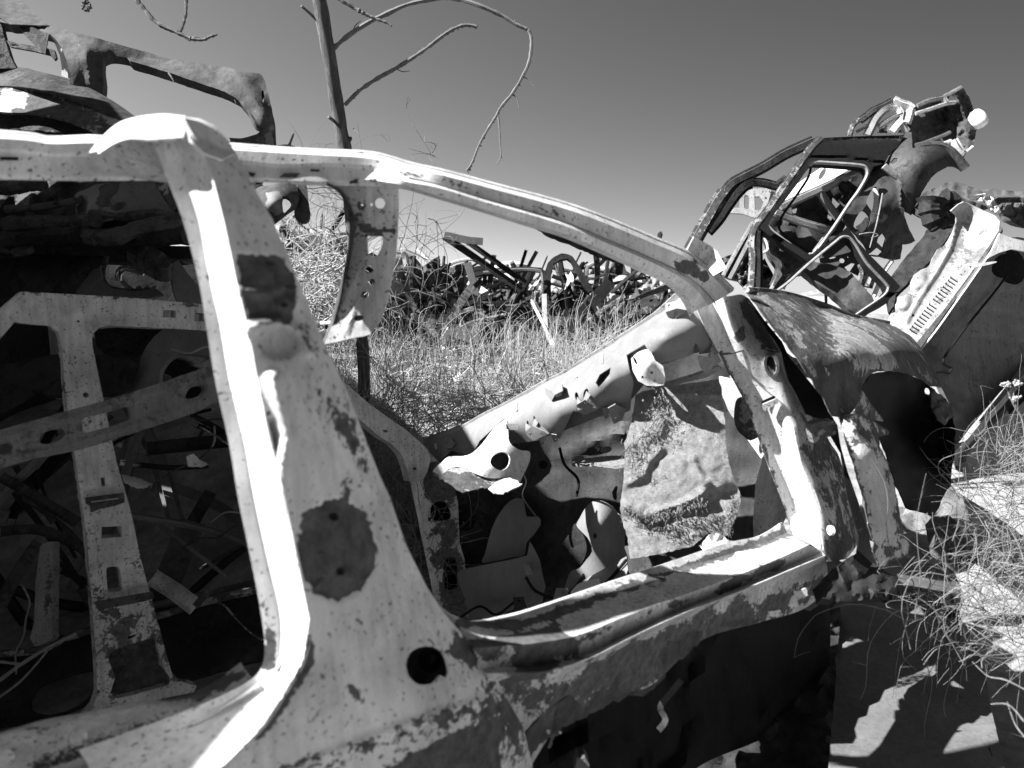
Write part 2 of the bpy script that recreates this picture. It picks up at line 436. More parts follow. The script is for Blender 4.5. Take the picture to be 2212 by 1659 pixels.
# --- near door pillar: inner jamb strip (door side), outer face, flange
rows = ["328 302 .24  352 284 .20  398 256 .10", "360 384 .22  390 374 .21  456 370 .07", "396 480 .21  427 475 .20  484 480 .03",
        "428 603 .20  452 600 .19  510 603 .01", "445 700 .20  473 700 .19  534 700 -.01", "464 820 .20  494 820 .19  556 820 -.02",
        "495 960 .19  527 960 .18  584 955 -.03", "515 1080 .19  548 1080 .18  616 1075 -.03", "540 1200 .19  574 1200 .18  640 1200 -.03",
        "563 1320 .19  602 1325 .18  668 1336 -.03", "572 1400 .19  604 1410 .18  656 1424 -.03"]
jrows = [nr(r) for r in rows]
# jamb runs on round the corner into the door step
jrows += [nr(r) for r in ["560 1450 .19  592 1466 .17  618 1492 -.03", "515 1484 .20  545 1504 .17  570 1566 -.03",
                          "432 1523 .20  458 1552 .17  486 1650 -.03", "330 1562 .22  340 1600 .18  350 1742 -.03", "170 1620 .24  190 1650 .20  210 1850 -.03"]]
WB = [(P('U', "510 552 545 550 600 553 634 592 640 640 625 700 590 694 540 690 525 640"), .9, 4),
      (P('U', "700 1085 745 1080 790 1110 815 1190 805 1235 780 1275 730 1300 680 1282 650 1240 640 1180 655 1110"), .9, 5)]
loft('door_jamb', jrows, M['white'], car, .003, 8, 3, flat=True, smooth=50, wear=[(P('U', "560 1290 590 1300 600 1400 590 1450 560 1450 570 1380"), .5, 8)])
outl = P('U', "398 254 430 262 462 278 488 300 510 330 535 380 560 425 588 472 612 529 640 596 668 664 705 750 750 845 790 950 "
              "819 1025 842 1074 877 1177 920 1264 956 1321 985 1354 1022 1398 1060 1440 1090 1500 1130 1570 1150 1650 1150 1900 150 1900 210 1850 350 1742 486 1650 570 1566 618 1492 656 1424 668 1336 640 1200 "
              "616 1075 584 955 556 820 534 700 510 603 484 480 456 370")
octl = nr("398 256 .10  456 370 .07  484 480 .03  510 603 .01  534 700 -.01  556 820 -.02  584 955 -.03  616 1075 -.03  640 1200 -.03  668 1336 -.03 "
          "656 1424 -.03  570 1566 -.03  350 1740 -.03  500 320 .13  560 430 .09  612 529 .06  668 664 .045  750 845 .03  819 1025 .03  920 1264 .03  1000 1370 .03 "
          "560 603 .0  600 820 -.03  680 1000 -.035  720 1200 -.04  800 1400 -.045  1000 1500 -.03  1130 1640 -.02  700 1800 -.01  300 1880 0  1150 1880 0")
flange = P('U', "533 378 600 470 637 560 650 680 677 812 716 920 749 988 796 1050 830 1090")
dx0 = ell('B', "1680 585 120 88 0")[0]
sheet('pillar_skin', outl, octl, M['white'], car, thick=.003, step=8,
      holes=ell('B', "1618 105 26 18 10  1735 245 28 16 15  1706 352 22 20 0") + ell('C', "2005 150 30 26 0  2045 480 28 24 0")
      + [crom(P('F', "960 1040 985 970 1040 935 1110 928 1170 950 1198 1000 1215 1080 1195 1118 1160 1100 1120 1150 1040 1158 985 1115"), 2, True)] + [P('B', "1490 1050 1540 1015 1620 992 1630 1020 1560 1050 1500 1058")],
      wear=WB + [(P('F', "1050 1340 1340 1265 1365 1340 1230 1400 1000 1480 800 1560 560 1659 60 1700 300 1600 620 1510"), .42, 8), (P('F', "1240 800 1330 880 1400 1000 1350 1060 1260 940"), .5, 6),
                 (P('F', "1210 940 1290 930 1300 1000 1250 1020"), .5, 4), (P('F', "1000 1580 1330 1420 1500 1400 1500 1659 900 1659"), .5, 9), (P('F', "600 1160 630 1150 700 1230 690 1260 640 1220"), .5, 4), (P('F', "380 860 410 850 400 1010 300 1180 150 1420 60 1500 100 1400 330 1050"), .5, 4),
                 (P('U', "990 1560 1150 1500 1150 1900 300 1900 700 1690"), .35, 30),
                 (ell('F', "1085 1000 150 150 0")[0], .22, 14), (P('B', "1800 450 1880 700 2000 1000 2212 1350"), .22, 16, 14),
                 (P('U', "640 690 668 790 700 880 745 980 800 1060 835 1100 842 1074 819 1025 750 845 668 664"), .16, 8),
                 (P('U', "735 1020 760 1020 765 1075 740 1080"), .5, 10), (P('U', "660 1400 690 1380 680 1460 640 1500 560 1600 540 1600 640 1480"), .35, 8),
                 (P('U', "1000 1400 1060 1440 1150 1500 1150 1580 1040 1540"), .3, 30)],
      emb=[('line', flange, 5, .004), ('poly', dx0, 5, -.016), ('line', P('B', "1430 600 1500 480 1680 440 1800 520 1850 640"), 10, .02),
           ('line', P('B', "1640 800 1680 950 1730 1130 1700 1300 1690 1659"), 16, .014),
           ('poly', P('B', "1500 1060 1640 1040 1665 1150 1650 1290 1560 1300 1520 1150"), 8, -.018),
           ('line', P('C', "1925 380 1950 520 1910 570"), 5, .008), ('poly', ell('C', "2080 500 50 40 0")[0], 6, .007), ('poly', ell('B', "1720 345 60 40 0")[0], 6, .007), ('line', P('B', "1450 270 1600 285 1720 240"), 8, .006), ('poly', WB[1][0], 8, -.004), ('poly', WB[0][0], 6, -.004),
           ('line', P('U', "690 1640 900 1560 1150 1480"), 12, .006)])
# something dark behind the openings of the pillar: its inner panel
sheet('pillar_inner_panel', P('U', "420 330 500 330 575 460 640 620 740 860 800 1010 900 1260 1000 1400 1100 1560 700 1640 600 1450 660 1330 560 850 500 600"),
      nr("420 330 .2  575 460 .18  640 620 .15  740 860 .13  900 1260 .12  1100 1560 .12  600 1450 .14  560 850 .15  500 600 .17"), M['rust'], car, thick=.003, step=24)
# --- cap where the pillar wraps over the roof rail
capr = [nr(r) for r in ["192 330 .52  205 322 .46  212 332 .36", "216 300 .50  222 300 .42  250 308 .30", "262 262 .46  268 272 .36  285 299 .22",
                        "340 246 .38  345 258 .26  330 300 .12", "400 250 .26  402 262 .17  395 296 .07"]]
loft('pillar_cap', capr, M['white'], car, .003, 7, 4)
sheet('pillar_cap_side', P('U', "396 252 430 256 462 270 490 300 510 330 480 345 440 330 410 300"), nr("396 252 .2 462 270 .19 510 330 .13 410 300 .07 440 330 .06"), M['white'], car, thick=.003, step=10)
sheet('cap_web', P('U', "192 330 212 326 250 306 290 300 330 300 345 330 370 396 200 372 185 350"), nr("192 330 .4 290 300 .28 345 330 .26 370 396 .38 200 372 .44"), M['white2'], car, thick=.003, step=10,
      wear=[(P('A', "690 960 720 960 720 1000 690 1000"), .5, 8)])
# --- roof rail and windscreen pillar
rr = ["-520 262 .42 -520 276 .34 -520 300 .30 -520 312 .28 -520 368 .30 -520 380 .36", "0 286 .40 0 299 .32 0 321 .30 0 330 .27 0 378 .28 0 388 .34",
      "108 299 .40 108 310 .32 108 330 .29 108 338 .27 108 380 .28 108 390 .34", "205 297 .40 205 309 .32 205 328 .29 205 338 .27 205 382 .28 205 391 .34",
      "346 308 .40 346 318 .32 346 336 .29 346 345 .27 346 380 .28 346 390 .34", "470 312 .40 470 322 .32 472 340 .29 474 350 .27 476 380 .28 476 391 .34",
      "603 322 .38 603 330 .31 601 354 .29 600 362 .26 597 388 .27 594 395 .34", "693 327 .37 693 335 .31 690 352 .29 689 360 .26 686 392 .27 683 401 .33",
      "805 333 .36 805 343 .31 800 358 .29 798 368 .26 790 388 .27 785 402 .32", "891 356 .34 889 364 .30 882 382 .28 878 392 .25 870 400 .26 866 408 .31",
      "963 372 .32 961 380 .28 953 398 .27 949 406 .24 941 421 .25 938 428 .30", "1071 401 .30 1068 409 .27 1056 430 .26 1053 438 .23 1044 452 .24 1041 459 .29",
      "1179 429 .28 1176 438 .25 1163 460 .24 1159 468 .21 1147 483 .22 1143 491 .27", "1251 451 .26 1248 460 .23 1235 484 .22 1231 492 .19 1219 505 .20 1215 513 .25",
      "1327 480 .24 1324 489 .21 1311 515 .20 1306 523 .17 1293 536 .18 1288 544 .23", "1416 517 .22 1412 526 .19 1398 552 .18 1393 560 .15 1377 575 .16 1371 582 .20",
      "1488 548 .20 1484 557 .17 1465 583 .16 1458 592 .14 1440 602 .15 1434 612 .19", "1535 580 .18 1529 589 .16 1508 612 .15 1500 622 .13 1478 634 .15 1470 645 .20",
      "1585 628 .15 1575 634 .14 1545 652 .13 1530 660 .12 1500 672 .14 1490 684 .20"]
def inb(q):      # the rail lies further inboard towards the rear
    q = P('U', q, 3) if isinstance(q, str) else np.array(q)
    q[:, 2] = DN(q[:, 0], q[:, 2] + .26 * np.clip((1000 - q[:, 0]) / 600, 0, 1)); return q
rrm = [inb(r) for r in rr]
for k, r in enumerate(rrm):
    if k < 9: r[1, 2] = r[5, 2] * .997; r[2, 2] = r[5, 2] * .996; r[3, 2] = r[5, 2] * .999; r[4, 2] = r[5, 2] * .996
    else: r[1, 2] = .5 * (r[1, 2] + r[2, 2])
    r[:, 2] *= (1 + .145 * max(0, (k - (len(rrm) - 6)) / 5) ** 1.3)
railwear = [(P('D', "770 1010 1060 1040 1060 1065 900 1050"), .35, 8), (P('D', "620 1030 690 1080 800 1060 790 1090 640 1100"), .4, 6),
            (P('D', "1700 1210 1780 1240 1990 1300 1990 1340 1720 1250"), .3, 7), (P('G', "110 1210 220 1200 330 1290 300 1320 240 1300 150 1260"), .8, 5),
            (P('D', "330 940 600 960 600 975 330 955"), .35, 5), (P('U', "0 384 240 388 470 386 470 394 0 394"), .3, 6),
            (P('A', "180 920 195 920 200 1060 185 1060"), .45, 4), (P('A', "505 930 525 930 520 990 508 990"), .6, 3),
            (P('U', "0 318 200 326 480 340 700 352 800 360"), .22, 5, 2), (P('U', "860 372 1000 402 1200 462 1400 545"), .17, 5, 2), (P('U', "603 318 800 334 900 352 1100 404 1330 478 1480 545 1580 628"), .3, 5, 2)]
loft('roof_rail', rrm, M['white'], car, .003, 9, 5, wear=railwear, flat=True, smooth=30)
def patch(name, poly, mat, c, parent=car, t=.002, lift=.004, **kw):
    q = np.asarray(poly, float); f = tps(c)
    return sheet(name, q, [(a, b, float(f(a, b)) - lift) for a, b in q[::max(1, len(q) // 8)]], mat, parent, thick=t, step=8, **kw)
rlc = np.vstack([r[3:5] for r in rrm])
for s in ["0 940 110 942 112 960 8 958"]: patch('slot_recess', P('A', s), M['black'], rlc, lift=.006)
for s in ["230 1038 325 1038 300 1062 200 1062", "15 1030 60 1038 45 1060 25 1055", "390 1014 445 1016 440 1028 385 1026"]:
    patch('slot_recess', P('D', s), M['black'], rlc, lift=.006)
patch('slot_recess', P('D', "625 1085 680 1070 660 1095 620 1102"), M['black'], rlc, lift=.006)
# rail underside flange and outer gutter, seen as a return edge
gut = [np.array([[a[0], a[1] - 2, a[2] + .0], [a[0] + 1, a[1] - 6, a[2] + .03], [a[0] + 1, a[1] - 3, a[2] + .05]]) for a in [r[0] for r in rrm]]
loft('drip_gutter', gut, M['white2'], car, .003, 9, 2)
loft('glass_channel', [np.array([[a[0], a[1], a[2] - .004], [a[0] + 1, a[1] + 4, a[2] - .012], [a[0] + 2, a[1] + 8, a[2] + .02]]) for a in [r[2] for r in rrm[9:]]], M['chrome'], car, .002, 9, 2)
# --- cut off centre pillar hanging from the rail
st = P('U', "690 392 704 397 720 403 738 415 751 432 759 455 763 480 762 510 758 540 752 568 744 605 733 650 722 690 708 725 700 744 730 738 760 730 783 727 800 722 822 690 836 655 842 620 851 575 856 540 859 500 861 450 860 404 850 396 800 385 740 385")
sctl = inb("704 397 .37 700 744 .49 860 404 .31 800 722 .41 762 560 .415 850 586 .355 815 560 .375")
sh = ell('D', "805 1220 32 32 0  697 1230 9 9 0  755 1228 8 9 0") + ell('E', "740 390 28 22 0  752 462 23 20 0  711 541 28 20 -8  677 681 30 18 -10") + \
    [P('E', "725 190 818 190 822 225 812 262 790 305 768 314 740 302 728 262")]
sheet('cut_centre_pillar', st, sctl, M['white2'], car, holes=sh, thick=.003, step=7,
      wear=[(P('E', "680 125 745 122 745 145 800 150 830 130 835 155 900 140 905 170 860 160 690 162"), .75, 3), (P('E', "660 60 680 60 650 200 600 500 560 720 520 790 520 720 590 480 630 200"), .35, 9),
            (P('E', "500 800 620 760 700 700 760 680 720 760 600 800 490 835"), .2, 12), (P('E', "720 180 830 180 830 190 720 192"), .6, 3), (P('D', "670 1215 720 1215 715 1260 680 1250"), .4, 4), (P('D', "1 1 2 2 1 2"), 0)],
      emb=[('line', P('E', "690 160 910 150"), 3, -.004), ('line', P('U', "792 400 796 470 790 560 776 640 748 716"), 5, .004), ('line', P('E', "860 0 868 170 850 330 790 520 700 720"), 6, .003)])
loft('pillar_flange', [np.array([[a[0], a[1], DN(a[0], o + .09)], [a[0] - 7, a[1] + 1, DN(a[0], o + .14)]]) for a, o in zip(P('U', "704 397 738 415 759 455 763 480 758 540 744 605 722 690 700 744"), (.33, .35, .36, .37, .39, .43, .49, .54))], M['brown'], car, .003, 6, 2)
# --- sill
sl_ = ["940 1300 .22 965 1325 .17 988 1347 .12 1022 1400 0 1040 1440 .02 1050 1455 -.03 1060 1475 .01 1150 1650 .05", "1000 1340 .22 1030 1343 .17 1050 1360 .12 1080 1396 0 1105 1438 .02 1114 1453 -.03 1125 1471 .01 1180 1600 .05",
       "1100 1326 .22 1112 1331 .15 1120 1350 .12 1150 1390 0 1170 1435 .02 1180 1450 -.03 1190 1466 .01 1210 1556 .05", "1210 1292 .2 1220 1294 .15 1225 1318 .12 1245 1373 0 1267 1412 .02 1273 1422 -.03 1280 1436 .01 1330 1502 .05",
       "1322 1254 .18 1330 1254 .15 1335 1277 .12 1345 1334 0 1360 1368 .02 1363 1377 -.03 1368 1390 .01 1410 1478 .05", "1435 1217 .18 1440 1216 .15 1445 1238 .12 1455 1293 0 1470 1317 .02 1474 1326 -.03 1478 1338 .01 1515 1384 .05",
       "1564 1174 .18 1569 1173 .15 1572 1198 .12 1580 1248 0 1590 1270 .02 1594 1279 -.03 1598 1290 .01 1640 1345 .05", "1636 1158 .18 1641 1157 .15 1645 1175 .12 1681 1207 0 1690 1228 .02 1694 1237 -.03 1698 1248 .01 1730 1318 .05",
       "1685 1129 .18 1690 1127 .15 1700 1150 .12 1751 1175 0 1775 1192 .02 1782 1200 -.03 1786 1212 .01 1790 1275 .05"]
slm = [nr(r) for r in sl_]
loft('sill', slm, M['white2'], car, .004, 10, 4, flat=True, smooth=30, dent=(.004, 60),
     wear=[(P('F', "1300 880 1420 890 1700 830 1850 780 1960 900 1850 970 1750 1010 1700 960 1560 900 1420 960"), .5, 6), (P('F', "1480 1180 1620 1060 1800 990 1860 1010 1800 1130 1640 1150 1480 1280"), .5, 6), (P('L', "1850 1060 2212 900 2212 960 1860 1110"), .5, 5), (P('L', "1060 1500 1300 1400 1640 1250 1900 1130 2050 1080 2050 1290 1800 1300 1600 1480 1440 1640 1100 1640"), .28, 9),
           (P('U', "990 1345 1120 1352 1220 1320 1450 1238 1700 1150"), .55, 5, 9), (P('U', "1030 1380 1230 1380 1250 1400 1270 1420 1180 1450 1080 1440 1030 1420"), .30, 12),
           (P('U', "1240 1385 1350 1345 1460 1303 1580 1256 1690 1215"), .30, 6, 5), (P('U', "1267 1412 1360 1372 1470 1322 1590 1277 1700 1240"), -.2, 6, 3),
           (P('U', "1100 1500 1300 1440 1500 1350 1640 1300 1780 1230 1790 1275 1640 1360 1400 1490 1200 1600"), .42, 14), (P('U', "1690 1127 1750 1150 1760 1180 1700 1150"), .5, 8)])
# ragged rust skirt below the sill
skirt = P('U', "1130 1590 1180 1530 1260 1490 1340 1440 1420 1400 1500 1350 1580 1300 1660 1260 1780 1215 1830 1210 1812 1240 1785 1290 1751 1318 1700 1322 1655 1334 1623 1350 1580 1352 1533 1362 1511 1388 1480 1420 1440 1440 1425 1475 1400 1500 1340 1512 1270 1545 1208 1575 1160 1620 1140 1650 1120 1700 1040 1760 1000 1700 1060 1640")
sheet('sill_skirt', skirt, nr("1130 1590 .03 1340 1440 .03 1580 1300 .03 1780 1215 .04 1700 1322 .05 1425 1475 .05 1208 1575 .05 1000 1750 .05"), M['rust'], car, thick=.003, step=8, jag=(9, 15), seed=4, dent=(.012, 50))
# --- door step and rear floor at the lower left
step_r = [nr(r) for r in ["-80 1500 .52 -60 1560 .42 -40 1640 .36 -20 1720 .20", "0 1478 .52 0 1500 .46 0 1600 .40 20 1690 .22", "120 1452 .52 120 1466 .46 120 1560 .40 130 1650 .22", "240 1418 .50 240 1436 .46 250 1520 .38 240 1612 .20",
                          "350 1390 .50 350 1404 .46 380 1470 .38 400 1530 .19", "450 1372 .50 450 1384 .44 470 1420 .36 480 1490 .18", "560 1350 .50 560 1362 .42 560 1390 .34 565 1440 .16"]]
loft('floor_edge', [nr(r) for r in ["-500 1720 .52 -460 1730 .46 -460 1850 .36 -440 1950 .20", "0 1582 .52 0 1590 .46 0 1655 .36 20 1760 .20", "90 1556 .52 90 1568 .46 92 1640 .36 120 1690 .20", "200 1536 .50 200 1546 .46 205 1610 .36 220 1650 .20",
                             "300 1516 .50 300 1526 .44 310 1560 .34 330 1600 .19", "380 1508 .50 384 1510 .43 400 1532 .34 420 1560 .17", "450 1480 .48 455 1490 .40 470 1505 .32 490 1520 .16", "520 1430 .46 525 1440 .38 540 1460 .30 560 1480 .15"]],
     M['white2'], car, .003, 8, 4, flat=True, dent=(.006, 45), wear=[(P('C', "1040 1160 1480 1060 1480 1130 1200 1260 960 1250 900 1210"), .45, 9), (P('C', "180 1400 520 1330 560 1350 300 1450 200 1560 60 1640 60 1500"), .15, 9)])
for (cx, cy, r) in ((465, 1485, 44), (20, 1610, 46)):
    q = P('C', f"{cx} {cy}")[0]; d = float(DN(q[0], .27)); rr_ = r * .36 / F * d
    Wp = W(q[0], q[1], d); nrm = (np.array(CAM) - Wp); nrm /= np.linalg.norm(nrm); nrm = nrm * .8 + np.array((0, 0, .6)); nrm /= np.linalg.norm(nrm)
    V, f = sweep([Wp + nrm * (.002 + k) for k in (0, .004, .006, .0062, .004, .0045)], ring(1, 20), True, [rr_ * k for k in (1.15, 1.1, .95, .62, .56, .5)])
    link('floor_plug', V, f, M['white2'], car, smooth=50)
# litter of dry leaves on the step
rnd = random.Random(3); parts = []
lc = tps(nr("60 1680 .30 200 1640 .28 330 1590 .25 430 1545 .22 300 1570 .30"))
for i in range(700):
    t = rnd.random(); u = 60 + 370 * t; v = 1672 - 128 * t + rnd.gauss(0, 11) - (9 if t < .8 else 0)
    p = W(u, v, float(lc(u, v)) - .006); a = rnd.uniform(0, 6.28); l = rnd.uniform(.002, .006); w_ = l * .35
    e1 = np.array((math.cos(a), math.sin(a) * .8, rnd.uniform(-.5, .5))) * l; e2 = np.array((-math.sin(a), math.cos(a), rnd.uniform(-.4, .4))) * w_
    parts.append(([p - e1, p + e2, p + e1, p - e2], [(0, 1, 2, 3)]))
tag(geo('leaf_litter', parts, M['litter'], None, 0), 'dry leaf litter and grit lying along the door step', 'leaf litter', None, 'stuff')
# --- front hinge pillar
hp = ["1490 625 .20 1530 632 .17 1568 640 .15 1600 636 .13 1618 645 .14", "1515 690 .19 1550 690 .16 1585 700 .14 1625 690 .10 1660 705 .14", "1556 767 .18 1578 765 .15 1615 770 .13 1660 755 .04 1690 760 .07",
      "1585 821 .18 1607 820 .14 1645 825 .12 1692 822 .01 1715 835 .05", "1618 885 .18 1640 885 .14 1672 890 .12 1718 900 .0 1760 880 .05", "1640 950 .18 1661 950 .14 1695 950 .12 1729 955 -.01 1790 950 .05",
      "1661 1008 .17 1683 1008 .13 1715 1005 .10 1742 1008 -.01 1812 985 .04", "1682 1062 .17 1705 1062 .12 1738 1060 .09 1760 1058 -.02 1828 1045 .04", "1697 1105 .16 1722 1105 .12 1752 1110 .07 1776 1110 -.02 1842 1110 .04",
      "1708 1140 .16 1735 1145 .11 1762 1160 .05 1784 1170 -.03 1855 1166 .04", "1720 1170 .15 1750 1185 .09 1775 1200 .03 1790 1212 -.03 1828 1208 .04"]
hpm = []
for r in hp:
    q = P('U', r, 3)
    if len(hpm) < 9: q[0, 2] = .16; q[1, 2] = .14; q[2, 2] = .07
    if len(hpm) < 10: q[:, 2] += .25 * (1 - len(hpm) / 10)
    q[:, 2] = DN(q[:, 0], q[:, 2]); hpm.append(q)
hc = np.vstack([r[[0, 2, 3]] for r in hpm])
loft('hinge_pillar', hpm, M['white2'], car, .003, 9, 5, flat=False, smooth=40,
     wear=[(P('I', "520 60 640 110 760 340 760 375 640 360 590 250 520 150"), .75, 6), (P('I', "470 270 520 250 530 310 500 340 470 300"), .7, 4), (P('I', "390 410 560 740 620 920 680 1080 780 1350"), .33, 5, 7),
           (P('I', "840 690 900 850 880 990 960 1180 1010 1330 1040 1500 1110 1640 1230 1530 1150 1200 1110 950 1000 760 900 640"), .33, 10), (P('I', "1030 1500 1150 1560 1100 1659 950 1640"), .4, 10)])
sheet('pillar_hole_rim', ell('I', "697 468 46 76 -10")[0], [(u, v, d - .012) for u, v, d in hc], M['chrome'], car, holes=ell('I', "697 472 30 58 -10"), thick=.008, step=5)
sheet('pillar_hole', ell('I', "697 472 34 62 -10")[0], [(u, v, d - .006) for u, v, d in hc], M['black'], car, thick=.002, step=6)
sheet('hinge_slot', P('I', "632 690 712 655 722 675 715 690 640 712"), [(u, v, d - .008) for u, v, d in hc], M['black'], car, thick=.002, step=6)
sheet('hinge_leaf', P('I', "640 710 730 672 740 700 700 720 665 730 662 750 645 740"), [(u, v, d - .03) for u, v, d in hc], M['pale'], car, thick=.012, step=6)
sheet('grommet', ell('I', "1044 1462 17 30 -8")[0], [(u, v, d - .014) for u, v, d in hc], M['white'], car, thick=.008, step=4)
# seam line on the windscreen pillar foot
sheet('weld_seam', P('I', "385 400 470 395 570 368 650 372 720 388 780 378 780 384 720 396 650 380 570 376 470 404 400 414"), [(u, v, d - .003) for u, v, d in hc], M['brown'], car, thick=.003, step=6)
# check strap bracket and rusty hinge beside the pillar
sheet('upper_hinge', P('I', "930 830 1000 808 1070 808 1096 850 1080 890 1010 910 950 940 935 880"), nr("1760 920 -.02 1810 910 -.06 1790 950 -.03"), M['mott'], car, thick=.02, step=8)
# windscreen frame strips beyond the pillar foot
geo('wiper_arm', [barg(P('G', "205 1095 1.95 310 1150 1.98 345 1195 1.97 385 1265 1.96", 3), .045, .004, 'box', 4)], M['white2'], car)
# --- dashboard
dt = P('H', "95 1165 200 1120 310 1090 450 1015 600 940 720 880 800 828 930 765 1050 690 1180 610 1300 530 1420 455 1500 400 1600 320 1640 272 1690 330 1740 400 1770 500 1800 560 1820 640 1740 650 1730 600 1715 582 1705 600 1702 650 1620 680 1500 705 1440 640 1408 590 1300 655 1318 740 1345 820 1330 900 1325 985 1300 1000 1180 960 1050 1010 980 990 900 1160 860 1130 760 1170 600 1190 590 1060 575 1030 540 1060 420 1170 370 1260 250 1230 160 1310 120 1240")
dctl = []
for tup in ["95 1165 3.0 300 1180 2.84 160 1310 2.92", "450 1015 2.78 520 1110 2.60 600 1210 2.68", "800 828 2.52 880 980 2.30 900 1150 2.42", "1180 610 2.34 1200 800 2.14 1250 990 2.28",
            "1500 400 2.20 1520 560 2.05 1500 705 2.15", "1640 272 2.18 1720 480 2.08 1810 640 2.18"]:
    dctl += list(P('H', tup, 3))
dsh = ell('H', "1057 888 15 32 12  1002 902 11 24 -8  749 1038 6 18 -12  708 1062 6 14 -10") + [P('H', "1115 822 1140 772 1206 730 1200 770 1165 815 1132 850")]
sheet('dashboard', dt, dctl, M['board'], car, holes=dsh, thick=.004, step=8, edge=(4, .15), sm=0, dent=(.006, 90),
      wear=[(P('H', "160 1290 300 1250 310 1100 120 1160"), .1, 8)])
sheet('dashboard_inner', P('H', "140 1230 620 1010 1180 700 1640 340 1830 600 1500 720 1300 960 900 1120 600 1190 300 1270"), [(a, b, c + .12) for a, b, c in dctl], M['boardd'], car, thick=.004, step=24)
# top lip of the dashboard and windscreen seal strip
lip = crom(P('H', "90 1160 3.02 310 1085 2.88 450 1008 2.80 600 935 2.68 800 822 2.54 930 758 2.50 1180 603 2.36 1420 448 2.25 1500 392 2.21 1640 262 2.19", 3), 5)
geo('windscreen_seal', [sweep(W(lip[:, 0], lip[:, 1], lip[:, 2]), ring(.009, 7))], M['rubber'], car)
lip2 = lip.copy(); lip2[:, 1] += 5; lip2[:, 2] -= .012
geo('scuttle_edge', [barg(lip2, .03, .012, 'box')], M['pale'], car)
# folded brackets on the dashboard (a plate, two turned-up cheeks) with small holes
def bracket(c, plate, cheeks, lift=.05, mat='board', hole=None, name='mounting_bracket'):
    f = tps(dctl); q = P(c, plate)
    ct = [(a, b, float(f(a, b)) - lift * k) for (a, b), k in zip(q, (1, 1, 1, 1, .9, .9, .9, .9))]
    o = sheet(name, q, ct[:4] if len(ct) > 3 else ct, M[mat], car, holes=ell(c, hole) if hole else (), thick=.003, step=5)
    for s in cheeks:
        r = P(c, s, 3); k = [(a, b, float(f(a, b)) - lift * l) for a, b, l in r]
        sheet('bracket_cheek', r[:, :2], k, M[mat], o, thick=.003, step=5)
    return o
bracket('H', "1535 345 1625 322 1660 385 1600 375 1535 400", ["1535 398 1 1600 376 1 1612 410 .2 1585 435 0 1550 430 .1", "1600 376 1 1665 385 1 1650 405 .5 1595 435 .1"], .07, hole="1557 358 7 8 0")
bracket('H', "808 850 868 812 915 830 918 870 870 895 845 870", ["808 850 1 845 870 1 870 895 1 850 930 .3 815 890 .4", "870 895 1 918 870 1 912 900 .2 880 915 0"], .06)
bracket('H', "1000 955 1050 925 1100 960 1125 985 1045 1018 1010 985", ["1003 905 0 1008 985 1 1045 1018 1 1048 960 .8", "1060 870 0 1085 895 .2 1050 945 1 1040 930 .8", "1085 925 .6 1130 975 1 1060 965 .9"], .05, hole="1040 975 8 9 0  1105 968 6 7 0")
bracket('H', "695 1115 735 1080 800 1110 830 1130 740 1170 705 1140", ["695 1065 0 695 1115 1 740 1130 1 730 1085 .7", "750 1035 0 770 1060 .2 745 1110 1 733 1085 .8", "790 1080 .6 835 1128 1 760 1110 .9"], .05, hole="728 1132 8 9 0  790 1128 6 6 0")
bracket('H', "1190 975 1235 950 1275 1045 1225 1070", ["1235 950 1 1300 980 .3 1275 1045 1"], .06, hole="1236 1035 8 9 0")
bracket('H', "1158 975 1190 975 1193 1035 1165 1038", [], .02, hole="1178 1018 6 7 0")
bracket('H', "850 1130 880 1135 888 1170 865 1180", [], .02, hole="873 1160 5 6 0")
bracket('H', "578 1066 640 1068 655 1085 652 1104 582 1106", ["578 1066 1 582 1106 1 560 1090 .2"], .05)
bracket('H', "200 1165 240 1150 270 1190 250 1215 205 1215", ["205 1215 1 250 1215 1 240 1225 .2"], .05, hole="222 1180 7 7 0")
bracket('H', "1730 660 1790 670 1850 650 1870 690 1770 770 1745 720", ["1790 670 1 1830 560 .3 1845 590 .3 1850 650 1"], .05, 'pale')
for s in ["628 945 640 942 645 985 632 990", "1142 645 1155 640 1158 700 1144 705", "968 745 982 740 1005 785 990 790", "145 1190 158 1185 165 1215 152 1220"]:
    bracket('H', s, [], .012, 'white', name='trim_clip')
# instrument binnacle inside the dashboard opening
sheet('heater_box', P('H', "1325 655 1412 588 1440 625 1475 690 1520 720 1535 800 1525 835 1480 842 1420 838 1370 810 1340 750"), P('H', "1325 655 2.23 1412 588 2.20 1475 690 2.08 1500 800 2.08 1400 830 2.12 1420 700 2.06", 3), M['white'], car,
      holes=ell('H', "1352 690 9 28 -25  1396 790 9 11 0  1452 762 10 10 0"), thick=.004, step=6)
sheet('dash_underside', P('H', "1415 835 1480 842 1525 838 1600 815 1700 785 1780 755 1850 725 1880 742 1780 790 1650 820 1520 860 1420 850"), P('H', "1415 835 2.2 1600 815 2.25 1850 725 2.3 1650 820 2.3", 3), M['pale'], car, thick=.01, step=8)
